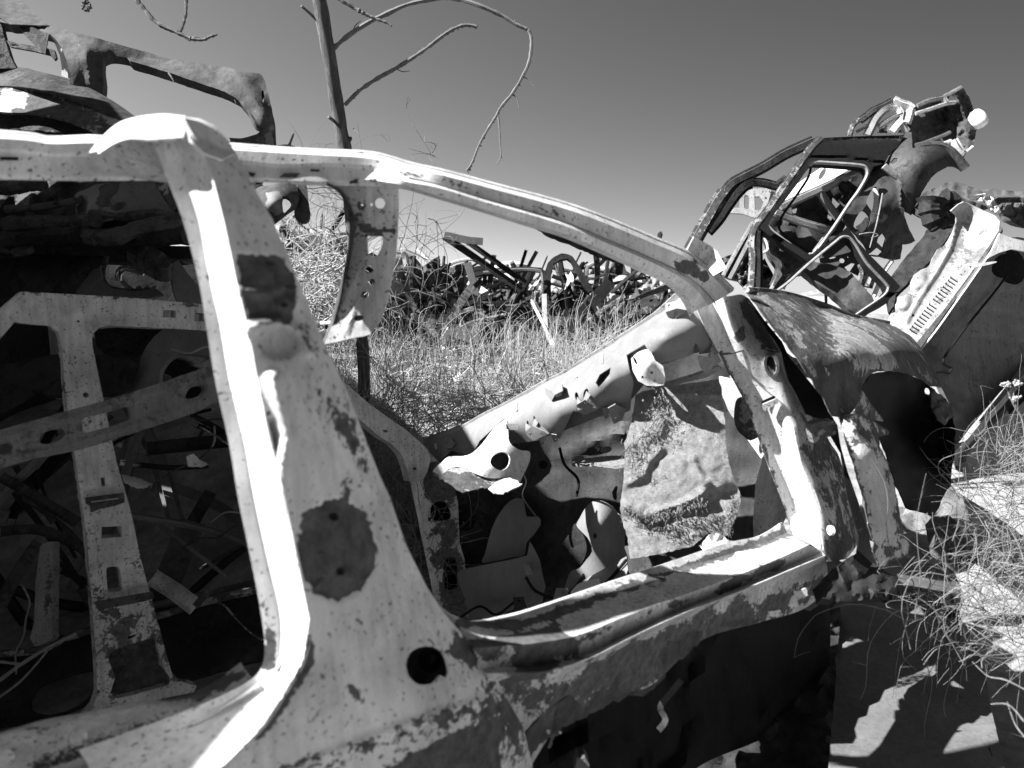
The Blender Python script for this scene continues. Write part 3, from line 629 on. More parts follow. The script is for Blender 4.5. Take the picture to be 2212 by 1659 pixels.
# --- steering column support with the round hole
sp_ = P('H', "140 1350 190 1300 235 1265 320 1262 380 1240 440 1180 500 1100 560 1050 578 1035 590 1100 600 1180 660 1225 720 1235 720 1290 700 1340 670 1400 650 1440 600 1390 520 1395 460 1390 370 1355 330 1330 250 1330 200 1370 185 1380")
sheet('column_support', sp_, P('H', "140 1350 2.35 235 1265 2.40 380 1240 2.42 560 1050 2.58 600 1180 2.46 540 1290 2.36 400 1300 2.34 720 1250 2.50 650 1430 2.42 300 1330 2.36", 3), M['white'], car,
      holes=[crom(P('H', "495 1265 530 1240 570 1238 598 1262 600 1300 580 1335 545 1348 505 1330 484 1300"), 3, True)], thick=.004, step=7, sm=3)
sheet('torn_lining', P('H', "140 1355 185 1380 200 1370 250 1330 330 1330 370 1355 460 1390 560 1400 600 1385 640 1410 675 1430 600 1450 540 1480 480 1460 440 1450 360 1470 310 1478 270 1440 230 1420 170 1390"),
      P('H', "140 1355 2.33 330 1330 2.36 600 1385 2.38 540 1480 2.26 310 1478 2.22", 3), M['mott'], car, thick=.004, step=7, jag=(3, 9), sm=0)
sheet('torn_lining', P('H', "450 1440 520 1400 600 1390 675 1430 640 1450 560 1482 500 1480"), P('H', "450 1440 2.3 600 1390 2.34 560 1482 2.2", 3), M['white2'], car, thick=.004, step=7, jag=(3, 9))
# --- far flank: hinge pillar, windscreen pillar, roof rail, centre pillar
fr = [near('U', r) for r in ["700 800 2.02 722 806 1.92 752 842 1.98", "770 873 2.02 800 880 1.92 800 910 1.98", "845 932 2.02 868 940 1.90 856 968 1.98", "878 960 2.02 905 968 1.88 880 1000 1.98"]]
fw = [(P('E', "580 1140 720 1240 900 1400"), .2, 6, 2)]
sheet('far_windscreen_pillar', P('E', "560 1040 640 1110 735 1190 850 1275 960 1350 1040 1420 1090 1470 1110 1530 1090 1600 1060 1659 985 1659 965 1580 935 1500 880 1440 800 1390 730 1330 640 1250 560 1180"),
      near('U', "733 820 2.0 925 971 1.92 790 905 1.96 735 870 1.98 905 1030 1.92"), M['white2'], car, thick=.05, step=9, holes=[P('E', "820 1355 845 1350 855 1365 835 1368")] + ell('E', "1015 1585 12 10 0"), wear=fw,
      emb=[('line', P('E', "600 1120 760 1240 940 1390 980 1450 1000 1560"), 4, .006)])
sheet('far_hinge_pillar', P('L', "0 200 60 200 120 260 190 330 260 420 290 560 300 800 330 900 340 1000 350 1090 360 1200 350 1250 230 1200 150 1170 120 1000 70 760 30 560 0 420"),
      P('L', "0 200 2.86 190 330 2.84 0 420 2.84 290 560 2.88 120 1000 2.84 350 1250 2.9", 3), M['white2'], car, thick=.012, step=9,
      holes=[crom(P('L', "125 590 160 555 210 555 235 590 245 655 140 665"), 3, True), crom(P('L', "205 920 230 885 270 890 285 940 290 1040 280 1075 220 1080 205 1010"), 3, True), P('L', "20 345 45 345 45 365 22 365"), P('L', "108 645 130 645 130 668 110 668")] + ell('L', "92 508 9 9 0  155 735 10 10 0"),
      wear=[(P('L', "100 330 290 330 300 1260 230 1200 200 900 130 700 110 480"), .32, 9), (P('L', "110 820 330 860 360 1260 200 1240"), .35, 8), (P('L', "60 330 230 330 260 480 180 560 90 520"), .4, 6)],
      emb=[('line', P('L', "60 420 110 700 160 1000 190 1180"), 5, .01)])
sheet('hole_shade', P('L', "90 520 300 520 320 1120 180 1100 140 700"), P('L', "90 520 2.95 300 520 2.97 180 1100 2.95 320 1120 2.99", 3), M['black'], car, thick=.004, step=14)  # black sheet standing in for the shade inside the pillar holes
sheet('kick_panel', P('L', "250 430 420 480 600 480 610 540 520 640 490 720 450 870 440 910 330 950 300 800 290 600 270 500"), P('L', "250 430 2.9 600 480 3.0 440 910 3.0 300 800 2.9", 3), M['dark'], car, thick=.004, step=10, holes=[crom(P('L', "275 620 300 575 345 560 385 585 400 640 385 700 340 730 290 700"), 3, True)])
frail = P('B', "130 275 750 308 1210 350 1700 430 1700 600 1230 508 900 490 650 478 600 490 565 520 552 555 555 600 580 720 620 920 650 1060 700 1300 760 1500 800 1659 840 1860 905 2100 980 2380 1030 2560 1090 2620 1180 2640 1160 2680 1010 2710 700 2790 500 2840 560 2770 585 2690 580 2500 560 2240 540 1990 520 1740 490 1540 470 1400 430 1150 400 950 370 600 350 520 300 480 130 465 90 455 0 560 -60 620 -60 440 0 385")
fctl = near('U', "47 630 1.95 436 657 2.0 0 700 1.93 150 900 2.0 290 1128 2.02 330 1280 2.03 200 1500 2.05 420 1480 2.05 580 700 2.05")
holes = [P('C', "610 212 728 206 733 272 608 280"), crom(P('C', "637 470 655 452 700 450 720 470 735 580 715 600 655 602 645 580"), 3, True), P('B', "978 385 1056 388 1056 432 976 430"), P('B', "1168 402 1225 405 1225 455 1166 452"),
         P('B', "603 1390 630 1392 634 1440 612 1446"), P('C', "768 870 820 852 818 868 772 888"),
         crom(P('C', "650 990 700 945 780 920 900 880 940 885 955 970 985 1060 1020 1120 1005 1160 870 1200 710 1240 665 1200 690 1120 670 1060"), 2, True)] + ell('B', "515 895 18 16 0  470 453 9 8 0")
sheet('far_roof_rail_and_pillar', frail, fctl, M['white2'], car, thick=.045, step=10, holes=holes, edge=(6, .1),
      wear=[(P('B', "135 275 750 308 1230 352 1230 375 750 335 135 300"), .25, 5), (P('B', "140 330 720 360 720 430 140 430"), .07, 9), (P('C', "560 150 640 300 640 640 600 700 560 600"), .12, 12), (P('C', "700 300 880 400 900 560 760 520"), .1, 16),
            (P('C', "600 700 940 640 1000 900 1160 1110 1000 1180 560 1260 590 1000"), .25, 16)],
      emb=[('line', P('B', "300 440 370 480 400 560 440 900 480 1250 540 1659"), 4, .006), ('line', P('B', "1200 470 700 455 590 470 530 520 530 600 570 850 640 1250 760 1659"), 4, .006),
           ('line', P('C', "560 200 600 600 640 1000"), 4, .006), ('line', P('C', "760 60 840 330 900 560 960 800 1000 1000"), 4, .006), ('line', P('C', "615 828 960 745"), 2, -.006), ('line', P('C', "680 1110 990 1050"), 3, .01)])
# hardware on the far centre pillar
f2 = lambda s, l: [(a, b, float(DN(a, 2.0)) - l) for a, b in P('C', s)]
sheet('striker_plate', P('C', "515 38 745 10 748 65 690 85 600 105 548 125 545 90 520 75"), f2("515 38 745 10 545 110 748 65", .03), M['brown'], car, thick=.012, step=7, holes=[P('C', "545 58 715 36 716 48 546 72")])
sheet('cross_strap', P('C', "575 660 915 600 930 640 860 660 590 712 580 690"), f2("575 660 915 600 590 712 930 640", .03), M['brown'], car, thick=.006, step=8)
sheet('pillar_back_plate', P('C', "640 860 960 860 1040 1180 640 1260"), f2("640 860 960 860 1040 1180 640 1260", -.06), M['brown'], car, thick=.004, step=14)
# --- footwell: firewall, boards, tunnel
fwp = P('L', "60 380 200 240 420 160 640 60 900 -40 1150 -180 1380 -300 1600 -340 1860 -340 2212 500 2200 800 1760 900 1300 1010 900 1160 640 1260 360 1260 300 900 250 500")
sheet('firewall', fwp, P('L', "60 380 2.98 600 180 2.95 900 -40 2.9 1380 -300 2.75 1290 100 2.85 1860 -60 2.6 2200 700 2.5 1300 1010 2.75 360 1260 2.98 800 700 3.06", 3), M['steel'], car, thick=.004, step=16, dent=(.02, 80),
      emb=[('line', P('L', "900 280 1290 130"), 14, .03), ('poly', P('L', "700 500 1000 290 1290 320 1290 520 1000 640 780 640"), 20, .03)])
sheet('footwell_panel', P('L', "605 545 680 535 700 640 770 640 785 690 735 760 700 800 690 870 620 885 440 920 450 870 490 720 540 620"), P('L', "605 545 2.92 770 640 2.86 440 920 2.86 700 870 2.84", 3), M['board'], car, thick=.004, step=8, sm=2)
sheet('footwell_panel', P('L', "285 985 310 960 600 900 705 875 720 790 745 830 780 900 790 950 800 1000 815 1060 800 1130 790 1180 700 1200 640 1190 520 1240 360 1260 330 1130 300 1060"),
      P('L', "285 985 2.80 705 875 2.72 760 1000 2.70 700 1200 2.74 360 1260 2.82 500 1050 2.68", 3), M['board'], car, thick=.004, step=8)
sheet('tunnel_cover', P('L', "1000 690 1020 650 1060 580 1100 550 1150 545 1220 580 1260 640 1290 700 1290 830 1310 900 1250 980 1140 1020 1090 1100 930 1100 930 1070 960 980 990 960 1020 950 1060 900 1095 850 1080 790 1060 760 1020 720"),
      P('L', "1000 690 2.66 1150 545 2.62 1290 700 2.64 1130 700 2.52 1140 900 2.56 1300 900 2.6 930 1090 2.62 1140 1020 2.56", 3), M['board'], car, thick=.004, step=8, holes=ell('L', "1110 758 13 17 0"),
      emb=[('poly', ell('L', "1140 740 60 45 0")[0], 22, -.03)], sm=2)
sheet('footwell_panel', P('L', "930 1090 1100 990 1300 880 1310 960 1290 1010 1000 1110 940 1140"), P('L', "930 1090 2.6 1300 880 2.5 1000 1110 2.5", 3), M['board'], car, thick=.004, step=9)
sheet('access_panel', crom(P('L', "960 740 985 690 1005 690 1050 770 1060 850 1020 940 980 950 950 900 920 850 920 800"), 3, True), P('L', "960 740 2.72 1050 770 2.7 980 950 2.68", 3), M['dark'], car, thick=.004, step=8)
sheet('relay_bracket', P('L', "620 1125 685 1120 695 1165 705 1190 660 1200 625 1190"), P('L', "620 1125 2.5 685 1120 2.5 660 1200 2.45", 3), M['dark'], car, thick=.01, step=6, holes=ell('L', "655 1145 7 7 0"))
sheet('relay_bracket', P('L', "880 1070 950 1070 950 1100 920 1115 890 1150 850 1160 870 1110"), P('L', "880 1070 2.4 950 1100 2.38 850 1160 2.36", 3), M['board'], car, thick=.006, step=6, holes=ell('L', "922 1094 6 8 0"))
sheet('fastener_plate', P('L', "680 930 718 925 738 985 700 992"), P('L', "680 930 2.66 718 925 2.66 700 992 2.66", 3), M['pale'], car, thick=.008, step=5)
# seat side / inner wing behind the hinge pillar
sheet('inner_wing_panel', P('I', "380 540 480 560 560 740 640 950 720 1180 790 1360 760 1420 640 1490 590 1530 585 1400 600 1180 640 1040 560 930 500 840 440 900 400 700"),
      P('I', "380 540 2.55 560 740 2.45 790 1360 2.25 590 1530 2.35 500 900 2.6", 3), M['white2'], car, thick=.004, step=12)
sheet('hinge_cover', P('I', "480 690 510 670 545 740 600 880 570 925 530 900 490 860 470 790"), P('I', "480 690 2.3 600 880 2.25 500 850 2.32", 3), M['mott'], car, thick=.02, step=8, sm=2)
# --- front wing, wheel housing, torn wing strip
wng = P('I', "540 25 600 30 760 42 880 70 1000 110 1120 160 1180 180 1290 195 1400 222 1480 265 1545 312 1600 380 1650 450 1690 540 1705 590 1660 600 1600 560 1520 525 1450 510 1370 505 1300 520 1260 560 1240 600 1225 680 1190 740 1160 770 1110 782 1060 775 1030 720 1000 655 960 610 940 560 900 510 850 430 800 365 760 310 700 240 640 160 590 90")
wctl = P('I', "540 25 2.1 1000 110 2.6 1400 222 2.75 1700 590 2.6 590 90 1.98 760 310 1.9 940 560 1.9 1060 775 1.92 1225 680 2.04 1300 520 2.15 1500 515 2.35 1150 400 2.02 900 200 2.12 1400 380 2.3", 3)
sheet('front_wing', wng, wctl, M['flake'], car, thick=.003, step=9, sm=2, edge=(7, .2), jag=(2, 12), dent=(.012, 70), emb=[('line', P('I', "1000 180 1100 400 1210 600"), 30, -.03), ('line', P('I', "560 60 760 75 1000 140"), 6, -.02)],
      wear=[(P('I', "1040 200 1180 180 1300 330 1420 480 1240 560 1100 420"), -.25, 24), (P('I', "620 130 760 220 960 560 1160 700 1180 600 1000 500 800 250 700 150"), -.1, 14), (P('I', "1060 775 1225 680 1200 560 1000 560 1000 655"), .2, 12)])
geo('wing_edge', [tubeg(P('I', "545 20 2.08 760 38 2.35 1000 104 2.6 1180 172 2.68 1400 216 2.75", 3), .010, .008, 7)], M['mott'], car)
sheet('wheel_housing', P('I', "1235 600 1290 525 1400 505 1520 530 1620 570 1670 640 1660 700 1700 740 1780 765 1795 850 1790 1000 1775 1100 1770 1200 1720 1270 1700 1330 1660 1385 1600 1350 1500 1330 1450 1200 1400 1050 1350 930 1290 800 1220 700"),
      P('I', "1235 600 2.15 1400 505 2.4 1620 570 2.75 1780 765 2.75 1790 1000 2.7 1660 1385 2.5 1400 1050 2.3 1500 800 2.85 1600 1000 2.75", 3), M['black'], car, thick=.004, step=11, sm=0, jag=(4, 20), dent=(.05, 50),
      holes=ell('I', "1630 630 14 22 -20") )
sheet('inner_arch', P('I', "1215 640 1240 620 1290 700 1360 790 1370 810 1300 800 1240 770 1190 760"), P('I', "1215 640 2.06 1360 790 2.3 1190 760 2.06", 3), M['mott'], car, thick=.004, step=8)
sheet('front_apron', P('I', "1650 600 1700 640 1780 715 1785 770 1740 830 1690 800 1660 740"), P('I', "1650 600 2.62 1785 770 2.65 1660 740 2.6", 3), M['rust'], car, thick=.004, step=7, jag=(4, 12), dent=(.03, 20))
sheet('torn_wing_strip', P('I', "1095 780 1150 768 1210 755 1260 775 1330 820 1405 872 1400 890 1340 905 1345 960 1400 1060 1430 1180 1450 1260 1475 1400 1490 1500 1530 1560 1500 1620 1400 1659 1380 1700 1340 1680 1300 1590 1310 1540 1280 1440 1250 1270 1215 1170 1190 1080 1160 1000 1130 880"),
      P('I', "1095 780 1.95 1210 755 1.95 1400 880 2.2 1190 1080 1.90 1400 1060 2.02 1280 1440 1.88 1480 1450 1.98 1350 1680 1.92 1300 1000 1.90", 3), M['flakew'], car, thick=.003, step=8, jag=(2.5, 12), dent=(.004, 30), edge=(7, .2),
      wear=[(P('I', "1180 850 1400 880 1340 905 1200 940"), .25, 8), (P('I', "1200 960 1390 1060 1440 1400 1320 1500 1250 1200"), -.15, 10)])
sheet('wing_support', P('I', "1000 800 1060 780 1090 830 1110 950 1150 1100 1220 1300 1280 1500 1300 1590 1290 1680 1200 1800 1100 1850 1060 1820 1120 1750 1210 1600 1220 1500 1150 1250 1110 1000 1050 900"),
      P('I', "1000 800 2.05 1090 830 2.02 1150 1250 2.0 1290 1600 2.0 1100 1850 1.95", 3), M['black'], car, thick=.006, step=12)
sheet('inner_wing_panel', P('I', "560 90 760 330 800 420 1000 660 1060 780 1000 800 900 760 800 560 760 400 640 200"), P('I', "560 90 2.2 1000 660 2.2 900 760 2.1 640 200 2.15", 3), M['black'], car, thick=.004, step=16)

for s, r in [("700 1010 2.6 760 1090 2.5 900 1130 2.5 1000 1060 2.55 1060 960 2.6", .006), ("300 1250 2.7 420 1180 2.66 520 1230 2.6 640 1150 2.6 700 1190 2.55", .005), ("900 230 2.75 930 330 2.7 1010 420 2.7 1000 520 2.68", .006), ("620 300 2.7 700 420 2.68 680 520 2.66 760 640 2.66", .004), ("1180 1040 2.4 1250 960 2.42 1300 900 2.44", .006)]:
    geo('loose_cable', [tubeg(P('L', s, 3), r, r, 7, 6, .05)], M['rubber'], car)
for s in ("1010 300 40 24 -15", "1180 240 34 20 -15", "800 330 26 26 0", "600 330 22 22 0"):
    q = ell('L', s)[0]; sheet('pressed_hole', q, [(a, c, 2.80) for a, c in q[::5]], M['black'], car, thick=.004, step=5)

sheet('rubber_plug', ell('F', "1110 1020 62 70 10")[0], nr("900 1430 .05 960 1430 .05 930 1460 .05"), M['rubber'], car, holes=ell('F', "1130 1010 26 34 10"), thick=.008, step=4)
sheet('plug_shard', P('F', "1005 1110 1030 1085 1075 1080 1085 1105 1050 1125 1015 1130"), nr("900 1450 .04 930 1450 .04 915 1465 .04"), M['steel'], car, thick=.004, step=3)
# ---------------------------------------------------------------- ground
def sst(x, a, b): t = min(1, max(0, (x - a) / (b - a))); return t * t * (3 - 2 * t)
def HG(x, y):
    n = noise.fractal(Vector((x * .8, y * .8, 1.3)), 1.0, 2.0, 4)
    m = sst(y, 2.9, 4.3) * (1 - .6 * sst(x, 1.2, 2.2) * (1 - sst(y, 4.5, 8)))
    return .72 * m + .22 * sst(y, 8, 13) * sst(x, 0, 4) + n * (.05 + .05 * m) - .16 * (1 - sst(y, 2.2, 3.2)) - .02 * sst(y, 20, 120) * 20 * 0 + (.16 * sst(y, 15, 60))
def gd(u, v, z=0.0):
    """distance at which the sight line meets the height z"""
    return (CAM.z - z) / ((np.asarray(v, float) - CY) / F * CP + SP)
def flatz(c, s, z=0.0):
    q = P(c, s); return np.column_stack([q, gd(q[:, 0], q[:, 1], z)])
ys = np.concatenate([np.arange(-2, 12, .16), np.geomspace(12, 900, 40)]); xs = np.concatenate([-np.geomspace(500, 5, 24), np.arange(-4.8, 5, .16), np.geomspace(5, 500, 24)])
V = [(x, y, HG(x, y)) for y in ys for x in xs]; nx = len(xs)
g = link('ground', V, [(j * nx + i, j * nx + i + 1, (j + 1) * nx + i + 1, (j + 1) * nx + i) for j in range(len(ys) - 1) for i in range(nx - 1)], M['soil'], origin=(0, 0, 0))
g['kind'] = 'structure'
def solo(name, label, cat, parts, mat, group=None, smooth=35):
    return tag(geo(name, parts, mat, None, smooth), label, cat, group)
def T2(o, label, cat, group=None): return tag(o, label, cat, group)
def Wd(c, s): return P(c, s, 3)

# ---------------------------------------------------------------- perforated bar crossing the rear door opening
pb = tag(sheet('perforated_bar', P('B', "-80 1120 0 1105 200 1050 400 990 700 910 1000 810 1270 715 1420 660 1500 780 1460 860 1300 935 1270 950 1180 1000 1000 1060 750 1140 600 1190 450 1230 200 1280 0 1335 -80 1360"),
      near('B', "-80 1240 1.5 400 1080 1.55 1000 900 1.6 1420 760 1.65 700 910 1.6 600 1190 1.56"), M['barm'], None, thick=.022, step=8, edge=(5, .05), jag=(1, 20),
      holes=[crom(P('B', "235 1165 255 1130 300 1108 360 1098 390 1112 388 1140 350 1170 290 1188 250 1185"), 3, True), crom(P('B', "-60 1210 0 1190 50 1180 78 1195 70 1228 20 1250 -60 1260"), 3, True),
             P('B', "492 1050 510 1030 640 1000 770 962 784 975 785 1030 770 1048 640 1090 515 1122 495 1105"), crom(P('B', "1112 905 1130 865 1170 842 1215 838 1228 860 1205 890 1160 912 1125 918"), 3, True)],
      emb=[('line', P('B', "0 1150 400 1040 1000 860 1270 770"), 5, .006), ('line', P('B', "0 1290 450 1185 1000 1010 1300 880"), 5, .006), ('line', P('B', "402 990 412 1200"), 3, -.006)]),
      'rusty perforated steel bar with slots slanting across the rear door opening', 'steel bar')

# ---------------------------------------------------------------- rusty wreck on top at the upper left
w1 = thing('car_wreck', 'rusty car body with empty side windows lying high at the upper left against the sky', 'car wreck', (-1.6, 3.2, 1.7))
sheet('window_frame', P('A', "-60 60 60 145 160 150 290 150 470 195 620 240 760 280 880 312 1000 350 1100 365 1200 380 1360 402 1480 435 1550 437 1575 455 1590 490 1630 640 1655 770 1652 900 1400 900 1375 825 1450 830 1540 805 1560 790 1500 680 1430 600 1350 550 1200 500 1030 440 850 385 780 365 760 345 700 336 650 338 618 350 612 420 622 480 615 600 420 500 418 440 405 380 380 310 340 240 300 205 200 170 100 150 40 140 -60 100"),
      Wd('A', "-60 60 3.0 290 150 3.0 1000 350 3.0 1550 437 2.9 1652 900 2.9 615 560 2.9 500 350 2.86 1600 700 2.84 1000 420 2.92"), M['rust'], w1, thick=.05, step=8, jag=(1.2, 14), edge=(6, .12), dent=(.015, 60),
      holes=[P('A', "1572 540 1582 545 1586 580 1580 618 1572 600 1568 560"), P('A', "1603 688 1610 692 1608 706 1602 702")],
      emb=[('line', P('A', "780 370 1030 455 1350 570 1450 640 1560 770"), 4, .02), ('line', P('A', "520 300 530 400 540 520"), 8, .015), ('line', P('A', "1400 430 1480 500 1560 640 1600 760"), 16, .03)],
      wear=[(P('A', "1600 800 1650 690 1650 880 1610 870"), -.3, 8)])
sheet('inner_flange', P('A', "290 205 330 215 365 260 395 320 412 400 415 470 368 455 370 400 358 330 330 265"), Wd('A', "290 205 2.98 412 400 2.95 368 455 3.05 330 265 3.04"), M['pale'], w1, thick=.004, step=6)
sheet('roof_edge', crom(P('A', "-60 400 100 402 200 420 400 470 500 510 600 560 700 620 800 690 880 760 760 745 600 660 400 580 200 530 0 515 -60 515"), 2, True), Wd('A', "-60 400 3.0 400 470 2.9 800 690 2.8 0 515 2.86 600 660 2.72 300 470 2.84"), M['brown'], w1, thick=.01, step=10, edge=(4, .1))
sheet('wheel_arch', P('A', "-60 515 200 530 400 580 600 660 760 745 850 830 600 830 560 790 400 720 200 680 -60 655"), Wd('A', "-60 515 2.86 400 580 2.8 760 745 2.7 560 790 2.66 -60 655 2.8"), M['mott'], w1, thick=.01, step=9, jag=(1.5, 10),
      wear=[(P('A', "0 600 60 550 150 580 160 640 0 650"), -.5, 4), (P('A', "610 660 720 720 690 740 620 700"), -.5, 4), (P('A', "170 560 560 680 560 760 170 670"), .2, 8)])
sheet('inner_panel', P('A', "-60 640 200 670 420 720 600 800 700 900 -60 900"), Wd('A', "-60 640 2.95 600 800 2.9 -60 900 2.9"), M['dark'], w1, thick=.004, step=14)
sheet('inner_panel', P('A', "-60 780 300 760 700 800 900 830 1400 850 1560 880 1600 1000 1560 1150 1200 1180 600 1150 -60 1150"), Wd('A', "-60 780 2.95 1600 880 2.95 600 1150 2.92"), M['dark'], w1, thick=.01, step=14, dent=(.03, 60))
sheet('door_post', P('A', "-80 60 -30 90 8 150 30 240 62 340 100 410 -80 410"), Wd('A', "-80 60 2.95 100 410 2.95 -80 410 2.9"), M['dark'], w1, thick=.03, step=9)
sheet('torn_roof', P('A', "-80 -80 90 -80 130 0 200 70 292 152 240 152 150 148 60 145 0 105 -80 60"), Wd('A', "-80 -80 3.1 130 0 3.2 292 152 3.0 -80 60 2.9"), M['rust'], w1, thick=.006, step=9, dent=(.02, 30))
sheet('hanging_scrap', P('A', "108 148 200 165 294 205 284 250 272 326 240 300 190 250 140 200"), Wd('A', "108 148 2.98 294 205 2.96 272 326 2.9"), M['brown'], w1, thick=.004, step=7, jag=(1, 10))
sheet('latch_bar', P('A', "38 240 120 262 300 292 325 300 338 345 325 360 300 330 200 305 60 280"), Wd('A', "38 240 2.96 325 300 2.92 60 280 2.95"), M['brown'], w1, thick=.01, step=6, holes=ell('A', "88 272 22 6 8"))
geo('bent_spike', [tubeg(Wd('A', "1015 440 2.9 1030 465 2.88 1045 492 2.86"), .006, .003, 5)], M['brown'], w1)
geo('bent_spike', [tubeg(Wd('A', "1400 560 2.88 1408 590 2.86 1417 624 2.85"), .005, .003, 5)], M['brown'], w1)
# lower flank of the same wreck, under the rail
sheet('floor_pan', P('T', "-80 120 1000 120 2200 120 2600 200 2750 330 2700 500 2600 640 2300 760 1960 860 1600 880 1340 900 850 900 600 960 300 1000 60 1010 -80 930"),
      Wd('T', "-80 120 2.9 2200 120 2.9 2700 400 2.85 1960 860 2.75 850 900 2.7 -80 930 2.65 1000 500 2.75"), M['dark'], w1, thick=.006, step=13, dent=(.05, 60), jag=(2, 20),
      wear=[(P('T', "840 380 1250 290 1600 260 1780 640 1300 640 1000 700 850 700 760 450"), -.35, 10)])
sheet('flank_panel', P('T', "770 420 830 370 1000 300 1300 262 1600 262 1700 450 1850 640 1760 600 1500 600 1300 640 1080 690 1000 690 880 720 800 600"),
      Wd('T', "770 420 2.72 1300 262 2.68 1850 640 2.66 880 720 2.62 1200 480 2.58"), M['boardd'], w1, thick=.004, step=8, jag=(2, 9), dent=(.012, 40),
      wear=[(P('T', "1030 300 1220 280 1200 360 1050 560 1100 690 1050 690 1000 480"), .45, 10), (P('T', "1100 500 1300 480 1300 570 1200 580"), .5, 8)], emb=[('poly', P('T', "850 440 910 470 900 620 850 700 820 600"), 6, -.05)])
sheet('white_patch', P('T', "1610 262 1740 258 1850 520 1800 580 1750 530 1740 480 1680 400"), Wd('T', "1610 262 2.66 1850 520 2.6 1740 480 2.62"), M['mott'], w1, thick=.003, step=7, jag=(2, 9))
for k, (s, r) in enumerate([("850 800 2.55 1000 860 2.5 1250 830 2.48 1500 740 2.5 1900 690 2.5", .032), ("60 720 2.6 400 700 2.58 800 690 2.55 1000 680 2.5", .03), ("100 880 2.6 500 840 2.55 830 820 2.5", .035), ("900 860 2.6 1400 860 2.55 1950 830 2.5", .04),
                            ("950 610 2.6 1300 640 2.56 1600 600 2.55 1880 640 2.5", .02), ("-40 300 2.7 100 330 2.66 240 310 2.62 450 300 2.6", .03), ("80 560 2.66 380 540 2.62 800 470 2.58", .016)]):
    geo('chassis_rail', [tubeg(Wd('T', s), r, r * .8, 8, 5, .12, k)], M['dark' if k in (2, 3) else 'brown'], w1)
sheet('shell_side', P('T', "130 950 220 915 330 920 330 950 250 990 110 1000"), Wd('T', "130 950 2.6 330 920 2.58 110 1000 2.55"), M['brown'], w1, thick=.02, step=7)
sheet('curved_tank', P('A', "1560 1120 1700 1095 1780 1105 1795 1180 1780 1240 1700 1300 1640 1345 1600 1350 1500 1300 1450 1180"), Wd('A', "1560 1120 2.8 1780 1105 2.85 1640 1345 2.8 1640 1220 2.66"), M['rust'], w1, thick=.03, step=8,
      holes=[crom(P('A', "1695 1175 1735 1190 1748 1230 1725 1260 1700 1280 1695 1230"), 2, True)], wear=[(P('A', "1600 1160 1690 1150 1690 1290 1640 1290 1600 1240"), -.6, 5)])
sheet('mud_flap', P('A', "1785 1100 1838 1104 1850 1200 1862 1290 1845 1322 1815 1326 1780 1300 1765 1268 1790 1200"), Wd('A', "1785 1100 2.85 1862 1290 2.8 1780 1300 2.78"), M['brown'], w1, thick=.02, step=7, sm=2)
# slab added as the wreck's underbody to shade the hollow below
def slab(name, pts, th, mat, parent, seed=0, n=14, amp=.03):
    a, b, c, d = [np.array(p, float) for p in pts]; V = []; f = []
    for i in range(n + 1):
        for j in range(n + 1):
            s, t = i / n, j / n; p = (a * (1 - s) + b * s) * (1 - t) + (d * (1 - s) + c * s) * t
            nn = np.cross(b - a, d - a); nn /= np.linalg.norm(nn)
            V.append(p + nn * amp * noise.fractal(Vector((s * 4, t * 4, seed)), 1, 2, 3))
    k = len(V); V += [p - nn * th for p in V]
    for i in range(n):
        for j in range(n):
            q = i * (n + 1) + j; f += [(q, q + 1, q + n + 2, q + n + 1), (q + k + n + 1, q + k + n + 2, q + k + 1, q + k)]
    bd = [(i, 0) for i in range(n + 1)] + [(n, j) for j in range(1, n + 1)] + [(i, n) for i in range(n - 1, -1, -1)] + [(0, j) for j in range(n - 1, 0, -1)]
    for i in range(len(bd)):
        x = bd[i][0] * (n + 1) + bd[i][1]; y = bd[(i + 1) % len(bd)][0] * (n + 1) + bd[(i + 1) % len(bd)][1]; f.append((x, y, y + k, x + k))
    return link(name, V, f, mat, parent)
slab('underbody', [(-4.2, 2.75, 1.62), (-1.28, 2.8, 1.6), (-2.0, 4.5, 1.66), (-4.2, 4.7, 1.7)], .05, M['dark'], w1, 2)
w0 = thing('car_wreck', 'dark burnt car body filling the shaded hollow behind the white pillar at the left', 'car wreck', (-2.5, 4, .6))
wl = thing('car_wreck', 'added unseen shade wall standing just outside the left edge of the frame', 'car wreck', (-2.4, 2, .8))
slab('left_shade_wall', [(-2.25, -.3, -.1), (-2.65, 2.75, -.1), (-2.65, 2.75, 3.1), (-2.25, -.3, 2.46)], .05, M['rust'], wl, 15, amp=.08)  # unseen wall, added to keep the sun off the left hollow
slab('side_shade_wall', [(-3.1, -.6, -.1), (-3.1, 4.6, -.1), (-3.15, 4.6, 1.7), (-3.1, 1.6, 1.75)], .04, M['dark'], w0, 5)  # added to cast shade into the hollow from the left
slab('back_shade_wall', [(-4.0, 4.7, .0), (-1.9, 4.7, .0), (-1.9, 4.75, 1.62), (-4.0, 4.8, 1.62)], .04, M['dark'], w0, 8)  # dark sheet added to close off the hollow and keep it dark
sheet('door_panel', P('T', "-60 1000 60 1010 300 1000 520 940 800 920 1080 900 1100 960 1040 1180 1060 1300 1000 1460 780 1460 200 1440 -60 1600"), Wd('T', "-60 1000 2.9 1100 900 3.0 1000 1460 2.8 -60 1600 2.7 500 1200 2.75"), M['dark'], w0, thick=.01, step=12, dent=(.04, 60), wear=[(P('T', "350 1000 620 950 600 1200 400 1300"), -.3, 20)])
sheet('vent_panel', P('T', "780 1420 960 1190 1040 1160 1060 1290 1180 1385 1420 1412 1620 1380 1700 1440 1500 1500 900 1500"), Wd('T', "780 1420 2.7 1040 1160 2.75 1620 1380 2.7 900 1500 2.6"), M['boardd'], w0, thick=.008, step=6,
      holes=[P('T', f"{x} {y} {x+12} {y-2} {x+22} {y+26} {x+10} {y+28}") for x, y in [(1300 + 25 * i, 1450 - i * 1) for i in range(8)]])
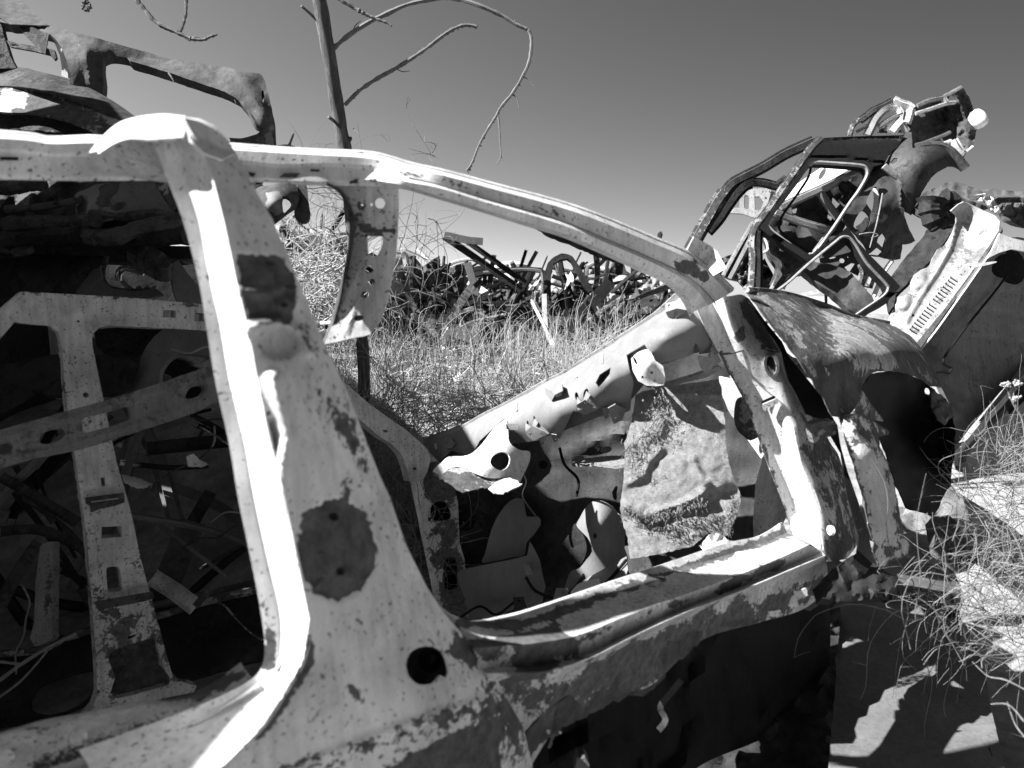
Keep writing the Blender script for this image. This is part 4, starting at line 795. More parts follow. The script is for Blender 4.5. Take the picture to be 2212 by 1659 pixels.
geo('window_channel', [tubeg(Wd('T', "1150 900 2.8 1100 1080 2.8 1065 1240 2.8 1100 1330 2.8 1180 1385 2.8 1420 1412 2.8 1560 1395 2.8"), .011, .009, 6)], M['brown'], w0)
geo('bright_trim', [tubeg(Wd('T', "1212 1300 2.9 1212 1230 2.9 1235 1180 2.9 1300 1155 2.9 1400 1180 2.9 1500 1222 2.9"), .007, .007, 6), tubeg(Wd('T', "1250 1300 2.9 1262 1230 2.9 1300 1190 2.9 1380 1205 2.9 1490 1240 2.9"), .005, .005, 6), tubeg(Wd('T', "1258 1200 2.95 1262 1270 2.95 1300 1340 2.95 1400 1410 2.95"), .012, .008, 6)], M['chrome'], w0)
sheet('bent_sill', P('T', "1330 830 1380 850 1500 900 1620 960 1740 1040 1800 1110 1740 1170 1640 1170 1500 1100 1400 1040 1320 1000 1320 900"), Wd('T', "1330 830 2.7 1800 1110 2.6 1320 1000 2.6"), M['brown'], w0, thick=.06, step=8, dent=(.03, 20))
sheet('speckled_panel', P('T', "1760 1150 1850 1080 1960 1240 2050 1340 2100 1560 1860 1560 1800 1400"), Wd('T', "1760 1150 2.7 2050 1340 2.75 1860 1560 2.65"), M['boardd'], w0, thick=.01, step=8)
sheet('lower_panel', P('B', "560 500 700 490 900 500 980 500 860 640 800 700 640 660 580 600"), Wd('B', "560 500 2.8 980 500 2.8 640 660 2.7"), M['dark'], w0, thick=.01, step=9)
sheet('rear_quarter', crom(P('B', "980 500 1100 490 1260 500 1300 650 1130 645 1060 650 1000 690 960 760 940 850 780 870 820 740 880 600"), 2, True), Wd('B', "980 500 2.6 1260 500 2.6 780 870 2.5 960 760 2.5"), M['boardd'], w0, thick=.02, step=9)
sheet('bumper_shell', crom(P('B', "-60 780 100 700 250 660 400 650 600 655 800 660 820 700 780 800 740 860 640 885 450 880 280 895 200 860 0 980 -60 1000"), 2, True), Wd('B', "-60 780 2.5 400 650 2.5 800 660 2.5 640 885 2.4 -60 1000 2.4 400 770 2.3"), M['dark'], w0, thick=.02, step=9, dent=(.03, 40),
      wear=[(P('B', "590 690 780 685 800 705 600 712"), -.9, 4), (P('B', "10 790 130 740 170 780 60 820"), -.8, 5), (P('B', "180 690 360 680 360 700 200 710"), -.7, 4)])
scr = [("0 1380 2.7 300 1560 2.6 460 1659 2.5", .02, 'B', 'brown'), ("90 1320 2.8 200 1480 2.7 320 1659 2.6", .012, 'B', 'brown'), ("0 240 2.7 240 230 2.65 480 330 2.6 530 390 2.6", .02, 'C', 'brown'), ("910 510 2.4 1050 600 2.36 1170 690 2.32", .028, 'C', 'white2'),
       ("1170 690 2.3 1300 560 2.35 1510 470 2.4", .012, 'C', 'brown'), ("0 690 2.6 110 480 2.6 230 310 2.6", .022, 'C', 'brown'), ("0 1130 1.9 150 1020 1.9 300 930 1.9 460 850 1.9", .006, 'C', 'twig'), ("0 1230 1.9 120 1140 1.9 240 1010 1.9 300 930 1.9", .004, 'C', 'twig'), ("0 1020 1.9 130 1030 1.9 200 985 1.9", .004, 'C', 'twig'),
       ("700 1190 3.2 850 1230 3.2 1040 1230 3.2", .010, 'B', 'white2'), ("720 1300 3.0 1000 1330 3.0 1250 1320 3.0", .012, 'B', 'dark')]
for k, (s, r, c, m) in enumerate(scr):
    nm = 'dry_stalk' if m == 'twig' else 'scrap_strip'
    p3 = Wd(c, s)
    SL = ['long loose rusty strip slanting down from the far left edge', 'thin rusty strip just right of the far left slanting strip', 'rusty strip dropping right from the left edge beside the window post', 'short white painted strip lying just right of the slotted pillar foot', 'thin rusty strip rising right from the white strip end', 'rusty strip crossing behind the upright window post',
          'longest dry stalk leaning in the dark opening at the lower left', 'lower short dry stalk leaning in the dark opening at the lower left', 'level dry stalk in the dark opening at the lower left', 'bright thin white strip in the dark above the strap', 'dark strip below the bright thin strip']
    solo(nm, SL[k], 'stalk' if m == 'twig' else 'scrap strip', [tubeg(p3, r, r * .6, 6, 5, .1, k)] if m == 'twig' else [barg(p3, r * 2, r * .6, 'chan', 5)], M[m], 'dry stalks in the dark opening' if m == 'twig' else 'scrap strips in the hollow')
tag(sheet('window_post', P('C', "262 305 320 298 318 540 310 840 318 870 290 900 210 930 180 880 205 780 212 560 240 330"), Wd('C', "262 305 2.5 318 540 2.45 180 880 2.4"), M['pale'], None, thick=.03, step=8, wear=[(P('C', "285 380 320 380 315 840 265 850 262 600"), .3, 4)]),
    'upright painted window post standing in the dark opening at the far left', 'window post')
sl1 = thing('detached_car_door', 'dark car door lying flat behind the slotted pillar foot', 'car door', (-1.2, 2.1, .2))
sheet('door_skin', P('C', "-60 1010 200 960 420 880 560 830 980 740 1180 680 1560 590 1640 800 1580 1000 1180 1110 600 1230 300 1360 -60 1450"), Wd('C', "-60 1010 2.6 560 830 2.65 1560 590 2.75 1580 1000 2.5 -60 1450 2.35"), M['dark'], sl1, thick=.02, step=14, dent=(.02, 60),
      holes=[crom(P('C', "280 1140 560 1060 560 1180 480 1280 300 1340 180 1300 200 1200"), 2, True)], emb=[('poly', crom(P('C', "1230 920 1300 880 1560 820 1560 960 1400 1040 1260 1060"), 2, True), 5, .02)])
geo('door_rim', [tubeg(Wd('C', "-60 1000 2.58 200 955 2.59 420 875 2.63 560 828 2.63 980 738 2.67 1180 675 2.69 1560 588 2.73"), .014, .014, 6)], M['mott'], sl1)
rw = random.Random(77)
for i, pl in enumerate(['top left', 'beside the slotted pillar', 'under the perforated bar', 'right of the slotted pillar', 'beside the big pillar', 'above the window post', 'near the bumper shell', 'below the strap', 'across the middle', 'beside the dark door']):
    u, v, d = rw.uniform(0, 540), rw.uniform(720, 1340), rw.uniform(2.3, 2.7); pts = [[u, v, d]]
    a = rw.uniform(-.6, 1.4)
    for k in range(6): a += rw.uniform(-.7, .7); pts.append([pts[-1][0] + 38 * math.cos(a), pts[-1][1] + 38 * math.sin(a), d + rw.uniform(-.04, .04)])
    solo('bent_wire', 'thin bent wire in the shaded hollow', 'wire', [tubeg(pts, .004, .003, 5, 5)], M[rw.choice(['pale', 'brown', 'mott'])], 'bent wires in the shaded hollow')
# debris heap in the hollow: each piece a thing
rnd = random.Random(11)
def chunk(u, v, d, s, ang, mat, name, label, cat, group, asp=.25, bend=.15):
    c = np.array((u, v)); e = np.array((math.cos(ang), math.sin(ang))); px = s / d * F / 2
    p = np.array([[*(c - e * px), d * (1 + rnd.uniform(-.06, .06))], [*(c + np.array((-e[1], e[0])) * px * bend * rnd.uniform(-1, 1)), d], [*(c + e * px), d * (1 + rnd.uniform(-.06, .06))]])
    kind = rnd.random()
    MW = {'white2': 'chalky white', 'white': 'white', 'pale': 'pale grey', 'mott': 'peeling mottled', 'dark': 'burnt dark', 'black': 'black', 'brown': 'brown rusty', 'rust': 'rust speckled', 'boardd': 'dark grey'}
    label = ('long ' if s > .5 else 'short ') + MW[mat] + (' folded channel' if kind < .55 else ' bent tube' if kind < .8 else ' flat strip') + ' ' + label
    if kind < .55: part = barg(p, s * asp * rnd.uniform(.12, .4), s * .05, rnd.choice(['chan', 'hat', 'hat']), 5)
    elif kind < .8: part = tubeg(p, s * .03, s * .022, 6, 5, .1, int(u))
    else:
        w_ = s * asp * rnd.uniform(.3, .9); part = barg(p, w_, .006, 'box', 6)
        part = (part[0] + np.array([[0, 0, .02 * noise.noise(Vector(q * 6))] for q in part[0].tolist()]) if False else part[0], part[1])
    return solo(name, label, cat, [part], M[mat], group)
for i in range(46):
    u = rnd.uniform(-20, 560); v = rnd.uniform(900, 1440); d = rnd.uniform(2.7, 4.0)
    if v > 1250: d = min(d, 3.0)
    chunk(u, v, d, rnd.uniform(.2, .8), rnd.uniform(-1.2, 1.2), rnd.choice(['dark', 'brown', 'dark', 'rust', 'boardd']), 'scrap_piece', 'heaped in the shaded hollow at the left', 'scrap metal', 'scrap heaped in the shaded hollow')
for s, l in [("1350 1070 1390 1060 1400 1120 1370 1105", 'small sunlit scrap seen through the wreck above the curved trim'), ("1500 1110 1560 1105 1660 1180 1640 1200 1600 1235 1560 1200 1480 1160", 'sunlit torn white scrap seen through the hole right of the curved trim'), ("1860 1070 1920 1050 2030 1060 2040 1120 1960 1130 1900 1100", 'sunlit white scrap at the left edge of the big pillar'),
             ("1390 1400 1420 1360 1460 1350 1480 1380 1530 1340 1560 1370 1630 1345 1620 1380 1540 1410 1440 1412", 'zigzag sunlit white scrap below the curved trim')]:
    q = P('T', s); T2(sheet('white_scrap', q, [(a, b, 2.98 + .02 * (i % 3)) for i, (a, b) in enumerate(q[:4])], M['white2'], None, thick=.004, step=6, jag=(2, 6)), l, 'scrap metal')
for s, l in [("1120 1265 1160 1250 1200 1285 1250 1310 1200 1325 1130 1325", 'small crumpled sunlit scrap below the perforated bar'), ("730 1370 800 1385 850 1400 920 1430 860 1450 790 1440 740 1410", 'bright torn scrap beside the strap on the slotted pillar')]:
    q = P('B', s); T2(sheet('white_scrap', q, [(a, b, 2.5 + .02 * (i % 3)) for i, (a, b) in enumerate(q[:4])], M['white'], None, thick=.004, step=5, jag=(3, 5)), l, 'scrap metal')

# ---------------------------------------------------------------- bare tree behind the rail
tr = thing('dead_tree', 'bare dead tree with a straight trunk rising behind the roof rail', 'tree', W(790, 950, 3.5))
tk = Wd('U', "672 -60 2.9 690 0 2.9 700 60 2.92 716 150 2.95 728 230 3.0 738 290 3.02 747 335 3.04 760 480 3.1 772 640 3.2 784 760 3.3 787 860 3.35 780 930 3.4 775 1010 3.45")
geo('trunk', [tubeg(tk, .030, .028, 14, 4, .045, 4)], M['bark'], tr)
geo('stub', [tubeg(Wd('A', "1905 128 2.93 1870 90 2.92 1830 55 2.9 1808 36 2.88"), .007, .005, 6)], M['twig'], tr)
geo('stub', [tubeg(Wd('A', "2012 730 3.0 1990 715 2.98 1970 702 2.96"), .008, .006, 6)], M['twig'], tr)
geo('stub', [tubeg(Wd('A', "2085 850 3.03 2100 835 3.02 2104 822 3.02"), .012, .006, 6)], M['bark'], tr)
b1 = "525 290 2.95 620 210 2.94 740 132 2.92 850 80 2.9 960 30 2.88 1080 2 2.86 1200 -12 2.84 1300 0 2.82 1420 40 2.8 1540 95 2.8 1620 145 2.8 1680 172 2.8 1700 190 2.8 1714 250 2.8 1700 370 2.8 1660 460 2.8 1600 560 2.8 1530 645 2.8 1500 700 2.8 1450 780 2.8 1400 870 2.8 1365 960 2.8 1345 1000 2.8 1325 1022 2.8"
geo('branch', [tubeg(Wd('D', b1), .0095, .004, 7, 5, .18, 2)], M['twig'], tr)
b2 = "594 630 3.0 680 545 3.0 790 470 3.0 900 410 3.0 1010 340 3.0 1090 285 3.0 1160 230 3.0 1230 182 3.0 1295 154 3.0 1350 152 3.0 1388 163 3.0"
geo('branch', [tubeg(Wd('D', b2), .0085, .007, 7, 5, .2, 3)], M['twig'], tr)
geo('branch', [tubeg(Wd('D', "1512 690 2.8 1520 760 2.8 1525 850 2.8 1530 930 2.8 1520 965 2.8 1505 990 2.8"), .004, .002, 5, 5, .2, 5), tubeg(Wd('D', "1530 930 2.8 1542 965 2.8"), .002, .001, 5), tubeg(Wd('D', "1345 990 2.8 1335 1050 2.8"), .003, .001, 5), tubeg(Wd('D', "1350 985 2.8 1325 1020 2.8"), .003, .001, 5)], M['twig'], tr)
def spurs(name, p3, r, parent, seed, every=16):
    rn = random.Random(seed); q = resample(crom(P('D', p3, 3), 5), every, False); parts = []
    for a in q[1:-1]:
        if rn.random() < .75:
            an = rn.uniform(0, 6.28); l = rn.uniform(3.5, 7)
            parts.append(tubeg([[a[0], a[1], a[2]], [a[0] + l * math.cos(an), a[1] + l * math.sin(an), a[2]]], r, r * .45, 5))
    o = geo(name, parts, M['twig'], parent)
spurs('bud', b1, .0048, tr, 1); spurs('bud', b2, .0055, tr, 2)
for s in ("640 195 2.93 660 150 2.93 700 120 2.93", "900 410 3.0 940 430 3.0 985 425 3.0", "1600 560 2.8 1630 600 2.8 1640 650 2.8", "1660 460 2.8 1700 480 2.8 1730 520 2.8"):
    geo('twig', [tubeg(P('D', s, 3), .003, .0012, 5, 5, .2)], M['twig'], tr)
dbr = thing('overhanging_branch', 'thin bare branch hanging into the sky at the top left', 'branch', W(350, -60, 2.6))
geo('branch', [tubeg(Wd('A', "780 -60 2.6 820 0 2.6 870 60 2.6 920 120 2.6 980 160 2.6 1060 195 2.6 1120 222 2.6 1160 235 2.6 1220 238 2.6 1260 220 2.6 1303 206 2.6"), .0085, .005, 7, 5, .22, 9)], M['twig'], dbr)
geo('twig', [tubeg(Wd('A', "1125 -60 2.6 1118 0 2.6 1115 70 2.6 1100 140 2.6 1085 180 2.6 1065 196 2.6"), .006, .006, 6, 5, .25, 10), tubeg(Wd('A', "1110 222 2.6 1130 240 2.6 1146 246 2.6"), .004, .002, 5), tubeg(Wd('A', "1150 232 2.6 1170 220 2.6 1200 226 2.6 1240 240 2.6"), .003, .002, 5)], M['twig'], dbr)
db2 = thing('overhanging_branch', 'dark knobbly branch tip crossing the arching limb right of the trunk', 'branch', W(740, -60, 2.5))
geo('branch', [tubeg(Wd('D', "480 -60 2.5 560 -10 2.5 620 25 2.5 680 65 2.5 740 95 2.5 800 120 2.5 850 138 2.5 876 158 2.5"), .0095, .003, 7, 5, .25, 12), tubeg(Wd('D', "590 0 2.5 620 30 2.5 645 58 2.5"), .005, .002, 5)], M['twig'], db2)
db3 = thing('overhanging_branch', 'short curled twig hanging at the very top left edge', 'branch', W(188, -40, 2.5))
geo('twig', [tubeg(Wd('A', "512 -50 2.5 510 0 2.5 500 40 2.5 515 58 2.5 535 50 2.5 538 30 2.5 522 10 2.5 516 -20 2.5"), .008, .006, 6, 5, .3, 1)], M['twig'], db3)
stk = thing('forked_twig', 'small forked twig standing on the roof rail left of the trunk', 'twig', W(620, 325, 2.9))
geo('twig', [tubeg(Wd('A', "1668 884 2.9 1700 876 2.9 1740 876 2.9 1780 888 2.9"), .007, .003, 5, 4, .2), tubeg(Wd('A', "1735 876 2.9 1748 840 2.9 1763 802 2.9"), .006, .003, 5, 4, .2)], M['twig'], stk)
solo('black_cable', 'black cable sagging under the curved roof rail', 'cable', [tubeg(Wd('D', "1640 1300 2.2 1685 1325 2.2 1750 1350 2.2 1830 1400 2.2 1930 1440 2.2 2030 1480 2.2 2120 1520 2.2 2212 1550 2.2 2290 1565 2.25 2420 1580 2.3"), .0135, .012, 8, 6, .12)], M['rubber'])
solo('thin_rod', 'thin pale rod standing upright behind the rusty front wing', 'rod', [tubeg(Wd('G', "1018 1350 4.4 1022 1400 4.4 1026 1540 4.4"), .011, .009, 6)], M['brown'])

# ---------------------------------------------------------------- felt pad hanging in the footwell
def padgrid(name, poly, ctrl, mat, amp, sc, **kw):
    return sheet(name, poly, ctrl, mat, None, dent=(amp, sc), **kw)
fp = P('H', "1395 875 1450 862 1600 835 1750 815 1850 800 1872 850 1880 960 1893 1080 1897 1200 1915 1300 1945 1400 1980 1480 1985 1540 1960 1620 1930 1700 1900 1740 1800 1720 1700 1800 1500 1850 1320 1880 1310 1760 1270 1640 1262 1560 1285 1400 1290 1280 1290 1180 1330 1060 1345 960 1355 895")
pad = padgrid('felt_pad', fp, P('H', "1395 875 2.24 1870 830 2.20 1985 1540 2.08 1500 1850 2.07 1262 1560 2.14 1620 1300 2.10", 3), M['felt'], .006, 30, thick=.02, step=5, jag=(2, 8), sm=0,
      emb=[('line', P('H', "1430 880 1450 980 1510 1060 1500 1120 1400 1180 1320 1190"), 12, .02), ('line', P('H', "1500 1220 1440 1280 1400 1370 1310 1420"), 12, .02), ('line', P('H', "1290 1560 1400 1640 1500 1590 1600 1560 1700 1520 1760 1480"), 7, .03),
           ('line', P('H', "1360 1620 1460 1660 1600 1600 1760 1550 1960 1480"), 16, -.015), ('line', P('H', "1700 1280 1760 1400 1860 1450"), 8, .012), ('line', P('H', "1350 930 1600 890 1880 900"), 8, .01)])
tag(pad, 'thick shaggy felt pad draped over the inner wing in the front footwell', 'felt pad')
tag(padgrid('felt_flap', P('H', "970 1300 1050 1275 1150 1262 1240 1258 1300 1262 1320 1300 1240 1318 1180 1312 1100 1300 1000 1308"), P('H', "970 1300 2.55 1150 1262 2.5 1300 1262 2.35 1200 1312 2.3", 3), M['felt'], .01, 20, thick=.012, step=6, jag=(1.5, 6)),
    'narrow sunlit felt flap sticking out left of the felt pad', 'felt flap')
rg = crom(P('H', "1480 880 1500 980 1470 1060 1420 1120 1360 1190 1330 1300", 2), 4)
rnd = random.Random(5); parts = []
ff = tps(P('H', "1395 875 2.24 1870 830 2.20 1985 1540 2.08 1500 1850 2.07 1262 1560 2.14 1620 1300 2.10", 3))
for i in range(900):
    zone = rnd.random()
    if zone < .45: a = rg[rnd.randrange(len(rg))] + np.array((rnd.gauss(0, 14), rnd.gauss(0, 12)))
    elif zone < .75: t = rnd.random(); a = P('H', f"{1290+t*480} {1590+60*math.sin(t*3)-t*80}")[0] + np.array((rnd.gauss(0, 8), rnd.gauss(0, 7)))
    else: t = rnd.random(); a = P('H', f"{1960-t*60} {1490+t*230}")[0] + np.array((rnd.gauss(0, 5), rnd.gauss(0, 5)))
    d = float(ff(a[0], a[1])) - rnd.uniform(.01, .05); l = rnd.uniform(5, 16); an = rnd.uniform(.8, 2.4)
    parts.append(tubeg([[a[0], a[1], d], [a[0] + l * .5 * math.cos(an) + rnd.uniform(-3, 3), a[1] + l * .5 * math.sin(an), d - .006], [a[0] + l * math.cos(an), a[1] + l * math.sin(an), d + .004]], .0012, .0006, 3, 2))
o = geo('loose_fibre', parts, M['felt'], pad, 0); o['kind'] = 'stuff'
tag(sheet('black_shoe_sole', crom(P('L', "965 1100 985 1070 1020 1040 1080 1022 1138 1020 1138 1060 1080 1075 1020 1095 990 1110"), 2, True), Wd('L', "965 1100 2.3 1138 1020 2.25 1020 1095 2.26"), M['rubber'], None, thick=.02, step=6, jag=(1, 6)), 'black rubber scrap lying on the far side of the sill', 'rubber scrap')
tag(sheet('crumpled_foil', crom(P('I', "270 1550 320 1490 350 1475 400 1490 430 1520 470 1530 380 1560 300 1590"), 1, True), near('I', "270 1550 .2 350 1475 .24 470 1530 .2 300 1590 .16"), M['white'], None, thick=.004, step=5, jag=(2, 7), dent=(.02, 14)), 'crumpled white sheet scrap resting on the sill beside the felt pad', 'scrap metal')
BW = .58
# ---------------------------------------------------------------- burnt wreck in the middle of the background pile
w2 = thing('car_wreck', 'burnt dark car cab with rounded side window frame in the middle of the background pile', 'car wreck', (.3, 7, 1.0))
D2 = 6.6
def WN(s, d=D2): q = P('N', s); return np.column_stack([q, np.full(len(q), d)])
WO = lambda s, d: np.column_stack([P('O', s), np.full(len(P('O', s)), d)])
sheet('side_frame', P('N', "250 500 300 450 380 390 500 358 700 342 880 335 1000 345 1035 372 1060 300 1110 250 1180 215 1240 222 1280 240 1330 310 1400 420 1440 500 1470 545 1430 560 1380 500 1330 400 1270 290 1235 262 1170 272 1110 310 1090 380 1088 500 1095 640 1105 820 1080 830 1045 820 1040 720 1000 700 940 730 700 735 470 720 470 692 700 690 930 685 985 660 1000 600 1010 480 1008 400 980 375 880 368 700 376 500 395 400 425 330 470 290 510 262 560 240 560"),
      [(1000, 600, 6.6), (1280, 600, 6.6), (1000, 700, 6.5), (1250, 700, 6.5)], M['dark'], w2, thick=.05, step=4, jag=(.5, 8), wear=[(P('N', "470 695 940 690 1030 640 1040 740 940 735 480 735"), -1.2, 3)])
geo('window_rubber', [tubeg(WN("480 688 700 688 920 682 985 655 1002 600 1012 480 1005 392 975 372 880 362 700 368 480 392", 6.55), .016, .016, 6)], M['chrome'], w2)
for s, w_ in [("1170 280 1195 420 1220 560", .09), ("1400 560 1300 700 1250 740", .05), ("930 380 850 520 760 680", .10), ("500 400 480 540 470 690", .07), ("550 400 530 540 510 680", .08), ("620 420 640 560 660 660", .04), ("280 520 230 560 150 640", .04),
              ("1060 480 1200 520 1330 520 1420 560", .04), ("1100 420 1250 470 1400 490", .07), ("1200 620 1230 800 1270 960", .16), ("1300 600 1340 800 1380 960", .12), ("1150 620 1160 760 1220 900", .10)]:
    geo('cab_post', [barg(WN(s, 6.75), w_, .04, 'hat', 5)], M['dark'], w2)
sheet('dark_seat', crom(P('N', "110 560 180 490 250 470 330 480 420 560 420 660 330 690 240 660 180 640 110 620"), 2, True), WN("110 560 420 560 330 690", 6.9), M['dark'], w2, thick=.05, step=5)
sheet('rear_arch', P('N', "80 560 150 500 180 430 300 370 420 330 500 320 500 350 380 380 290 430 240 490 200 540 190 600 120 640 80 640"), WN("80 560 500 320 120 640", 6.7), M['dark'], w2, thick=.05, step=5)
sheet('door_shell', P('N', "160 630 400 690 440 760 420 830 330 868 220 830 90 780 100 720 140 650"), WN("160 630 440 760 90 780", 6.3), M['mott'], w2, thick=.05, step=5, dent=(.02, 16), holes=[P('N', "138 690 158 683 165 705 150 725 136 712")], wear=[(P('N', "205 670 300 690 290 820 170 780"), .6, 3), (P('N', "310 700 360 715 360 780 310 760"), .4, 3)])
sheet('door_shell', P('N', "680 790 760 810 880 860 900 900 870 960 800 980 740 970 690 980 640 930 670 900 660 850"), WN("680 790 900 900 690 980", 6.2), M['mott'], w2, thick=.05, step=5, dent=(.03, 16), wear=[(P('N', "670 830 740 830 700 900 660 900"), .6, 3)])
sheet('round_badge', ell('N', "792 928 24 17 15")[0], WN("792 928", 6.12), M['white'], w2, thick=.02, step=3)
sheet('front_panel', P('N', "1000 700 1100 690 1180 760 1200 900 1180 1000 1120 1080 1040 1100 960 1040 940 900 910 840 950 740"), WN("1000 700 1200 900 1040 1100", 6.5), M['dark'], w2, thick=.05, step=6, dent=(.08, 24))
sheet('wheel_arch', crom(P('N', "1445 570 1490 565 1560 690 1590 800 1585 900 1550 915 1545 800 1500 680 1455 610"), 2, True), WN("1445 570 1590 800 1550 915", 6.4), M['mott'], w2, thick=.06, step=5, wear=[(P('N', "1445 570 1590 800 1585 900 1500 700"), -.4, 4)])
for s in ["1370 840 1450 830 1530 832", "1370 860 1450 865 1530 860", "1380 950 1460 960 1540 930 1600 860 1660 760 1750 650", "1310 740 1370 680 1430 600"]:
    geo('cross_member', [barg(WN(s, 6.45), .06, .04, 'hat', 5)], M['mott'], w2)
w3 = thing('car_wing', 'dark curved car wing lying in the dry grass in front of the burnt cab', 'car wing', (0, 5.8, .8))
sheet('wing_skin', P('N', "100 1050 140 1000 200 950 300 870 400 830 540 800 660 770 680 790 640 900 630 1040 600 1160 560 1200 300 1200 230 1130 130 1100"), WN("100 1050 300 870 660 770 600 1160 300 1200 400 1000", 5.6)[[0, 1, 2, 3, 4]].tolist() + [[*P('N', "420 980")[0], 5.35]], M['dark'], w3, thick=.03, step=6, dent=(.05, 30), wear=[(P('N', "300 1020 560 1020 560 1180 300 1160"), -.5, 10)])
geo('wing_lip', [tubeg(WN("95 1055 140 998 200 945 300 866 400 826 540 796 662 766", 5.58), .012, .012, 6)], M['pale'], w3)
# channels and plank standing in the pile
solo('steel_channel', 'long dark channel beam sticking up out of the centre pile, the left of two', 'steel beam', [barg(WN("120 60 400 250 600 390 820 545", 6.3), .11, .09, 'chan'), barg(WN("190 75 420 235 560 335", 6.32), .03, .05, 'box')], M['dark'])
solo('steel_channel', 'long dark channel beam sticking up out of the centre pile, the right of two', 'steel beam', [barg(WN("330 105 520 240 700 370 860 480", 6.35), .09, .08, 'chan')], M['dark'])
solo('splintered_batten', 'short dark splintered crosspiece joining the tops of the two beams', 'batten', [barg(WN("130 50 260 80 360 100 475 108", 6.28), .12, .05, 'box')], M['wood'])
solo('grey_plank', 'straight grey plank leaning across the burnt cab window', 'plank', [barg(WN("338 300 400 530 465 805", 6.0), .11, .03, 'box')], M['wood'])
w4 = thing('car_wreck', 'pale window frame of a far car at the left end of the centre pile', 'car wreck', (-.7, 8, 1.2))
for s, r in [("0 378 80 358 180 352 300 350", .03), ("-130 400 -60 385 80 360", .035), ("75 365 50 440 20 540 0 610", .028), ("100 365 75 450 40 560 20 620", .02), ("180 330 190 310 260 285 370 270 440 300", .02), ("70 470 180 420 330 350", .012), ("80 480 120 530", .03), ("90 400 250 420", .02)]:
    geo('frame_tube', [tubeg(WN(s, 8.0), r, r, 6, 5)], M['white2'], w4)
w5 = thing('car_wreck', 'pale bent body rails with a round lamp bowl, right end of the centre pile', 'car wreck', (1.8, 8, 1.2))
for s, r in [("1405 420 1410 350 1450 320 1510 295", .035), ("1420 430 1550 440 1650 470 1740 490", .045), ("1300 400 1400 345 1520 370 1600 400", .022), ("1500 530 1600 560 1730 600", .08), ("1250 380 1500 450 1700 480", .03), ("1640 400 1640 540", .02), ("1600 410 1670 415 1670 440", .03), ("1700 440 1715 480", .03),
             ("1480 610 1650 622 1880 612", .022), ("1650 640 1740 620 1640 880 1500 1060", .02), ("1760 650 1900 780 1960 840", .02), ("1700 700 1800 760", .04), ("1740 900 1850 760", .03), ("1630 860 1760 960", .05), ("1480 1000 1600 900 1700 760 1870 620", .022)]:
    geo('body_rail', [tubeg(WN(s, 7.4), r * .7, r * .6, 6, 5, .12, int(r * 999))], M['pale' if r > .03 else 'brown'], w5)
V, f = sweep(W(*(np.array([[1352 + k, 622 + .4 * k, 7.2 - .004 * k] for k in (-20, -14, -4, 6, 12, 16)]).T)), ring(1, 14), True, [.09, .125, .145, .13, .085, .03])
link('lamp_bowl', V, f, M['pale'], w5)
sheet('gusset', P('N', "1720 590 1830 600 1830 560 1780 520"), WN("1720 590 1830 600 1780 520", 7.2), M['dark'], w5, thick=.05, step=5)
solo('round_white_drum', 'small white rounded drum top showing above the crossed beams', 'drum', [sweep(W([1105, 1105, 1105, 1105, 1105], [620, 590, 576, 568, 565], [8.6] * 5), ring(1, 16), True, [.26, .26, .23, .14, .03])], M['white2'])
w6 = thing('car_wreck', 'grey slotted chassis rails lying between the centre pile and the dashboard', 'car wreck', (2.1, 6.2, 1.0))
for s, w_, m in [("1850 640 1950 590 2080 540 2220 480", .09, 'pale'), ("1850 690 2000 610 2150 560", .16, 'dark'), ("1930 745 2020 735 2080 690 2150 580 2212 540", .03, 'white2'), ("2050 700 2130 600 2190 560", .03, 'pale'), ("2000 560 2120 480 2212 440", .02, 'white2'), ("1780 820 1900 800 1960 790", .06, 'mott'), ("1700 760 1800 830 1860 900", .05, 'mott'), ("1750 760 1780 700 1830 650", .05, 'pale'), ("1800 790 1850 700", .03, 'white2')]:
    geo('chassis_rail', [barg(WN(s, 5.8), w_, w_ * .5, 'chan', 4)], M[m], w6)
sheet('slotted_rail', P('N', "1850 650 1960 600 2110 560 2100 600 2080 660 1960 760 1880 760"), WN("1850 650 2110 560 1880 760", 5.7), M['mott'], w6, thick=.03, step=5, holes=ell('N', "1888 695 16 20 0  1990 640 20 10 -25  2060 640 14 14 0") )
# pile at the left: pale car body under brush
w7 = thing('car_wreck', 'pale crushed car body half hidden by brush left of the cut pillar', 'car wreck', (-1.6, 6.4, .8))
WM = lambda s, d=6.2: np.column_stack([P('M', s), np.full(len(P('M', s)), d)])
sheet('roof_skin', P('M', "280 215 500 235 760 270 1120 330 1130 400 900 370 700 360 430 400 330 360"), WM("280 215 1120 330 430 400", 6.5), M['pale'], w7, thick=.04, step=6, dent=(.08, 26), jag=(1.5, 8))
sheet('side_skin', P('M', "320 330 500 400 900 380 1120 400 1100 800 1000 900 900 1000 700 960 560 760 400 500"), WM("320 330 1120 400 700 960", 6.6), M['boardd'], w7, thick=.04, step=8, dent=(.1, 40))
for s, w_, m in [("560 300 700 340 880 360 980 380", .10, 'white'), ("460 410 640 375 860 350 1100 400", .07, 'pale'), ("780 290 860 320 980 370", .09, 'white'), ("930 430 930 600 920 760", .12, 'white2'), ("600 900 720 820 860 760 1060 740", .07, 'white2'), ("600 840 760 740 900 650 1080 590", .05, 'pale'), ("620 960 720 900 860 880 1020 840", .08, 'white'),
                 ("410 300 430 400", .1, 'pale'), ("500 300 480 400", .08, 'white2'), ("640 560 560 540", .14, 'pale'), ("700 1000 760 900 860 820 960 800", .05, 'mott'), ("560 280 640 340", .05, 'pale'), ("800 420 900 480 1000 460", .06, 'white2'), ("860 560 1000 500", .05, 'pale')]:
    geo('body_rail', [barg(WM(s, 6.1), w_, w_ * .5, 'hat', 4)], M[m], w7)
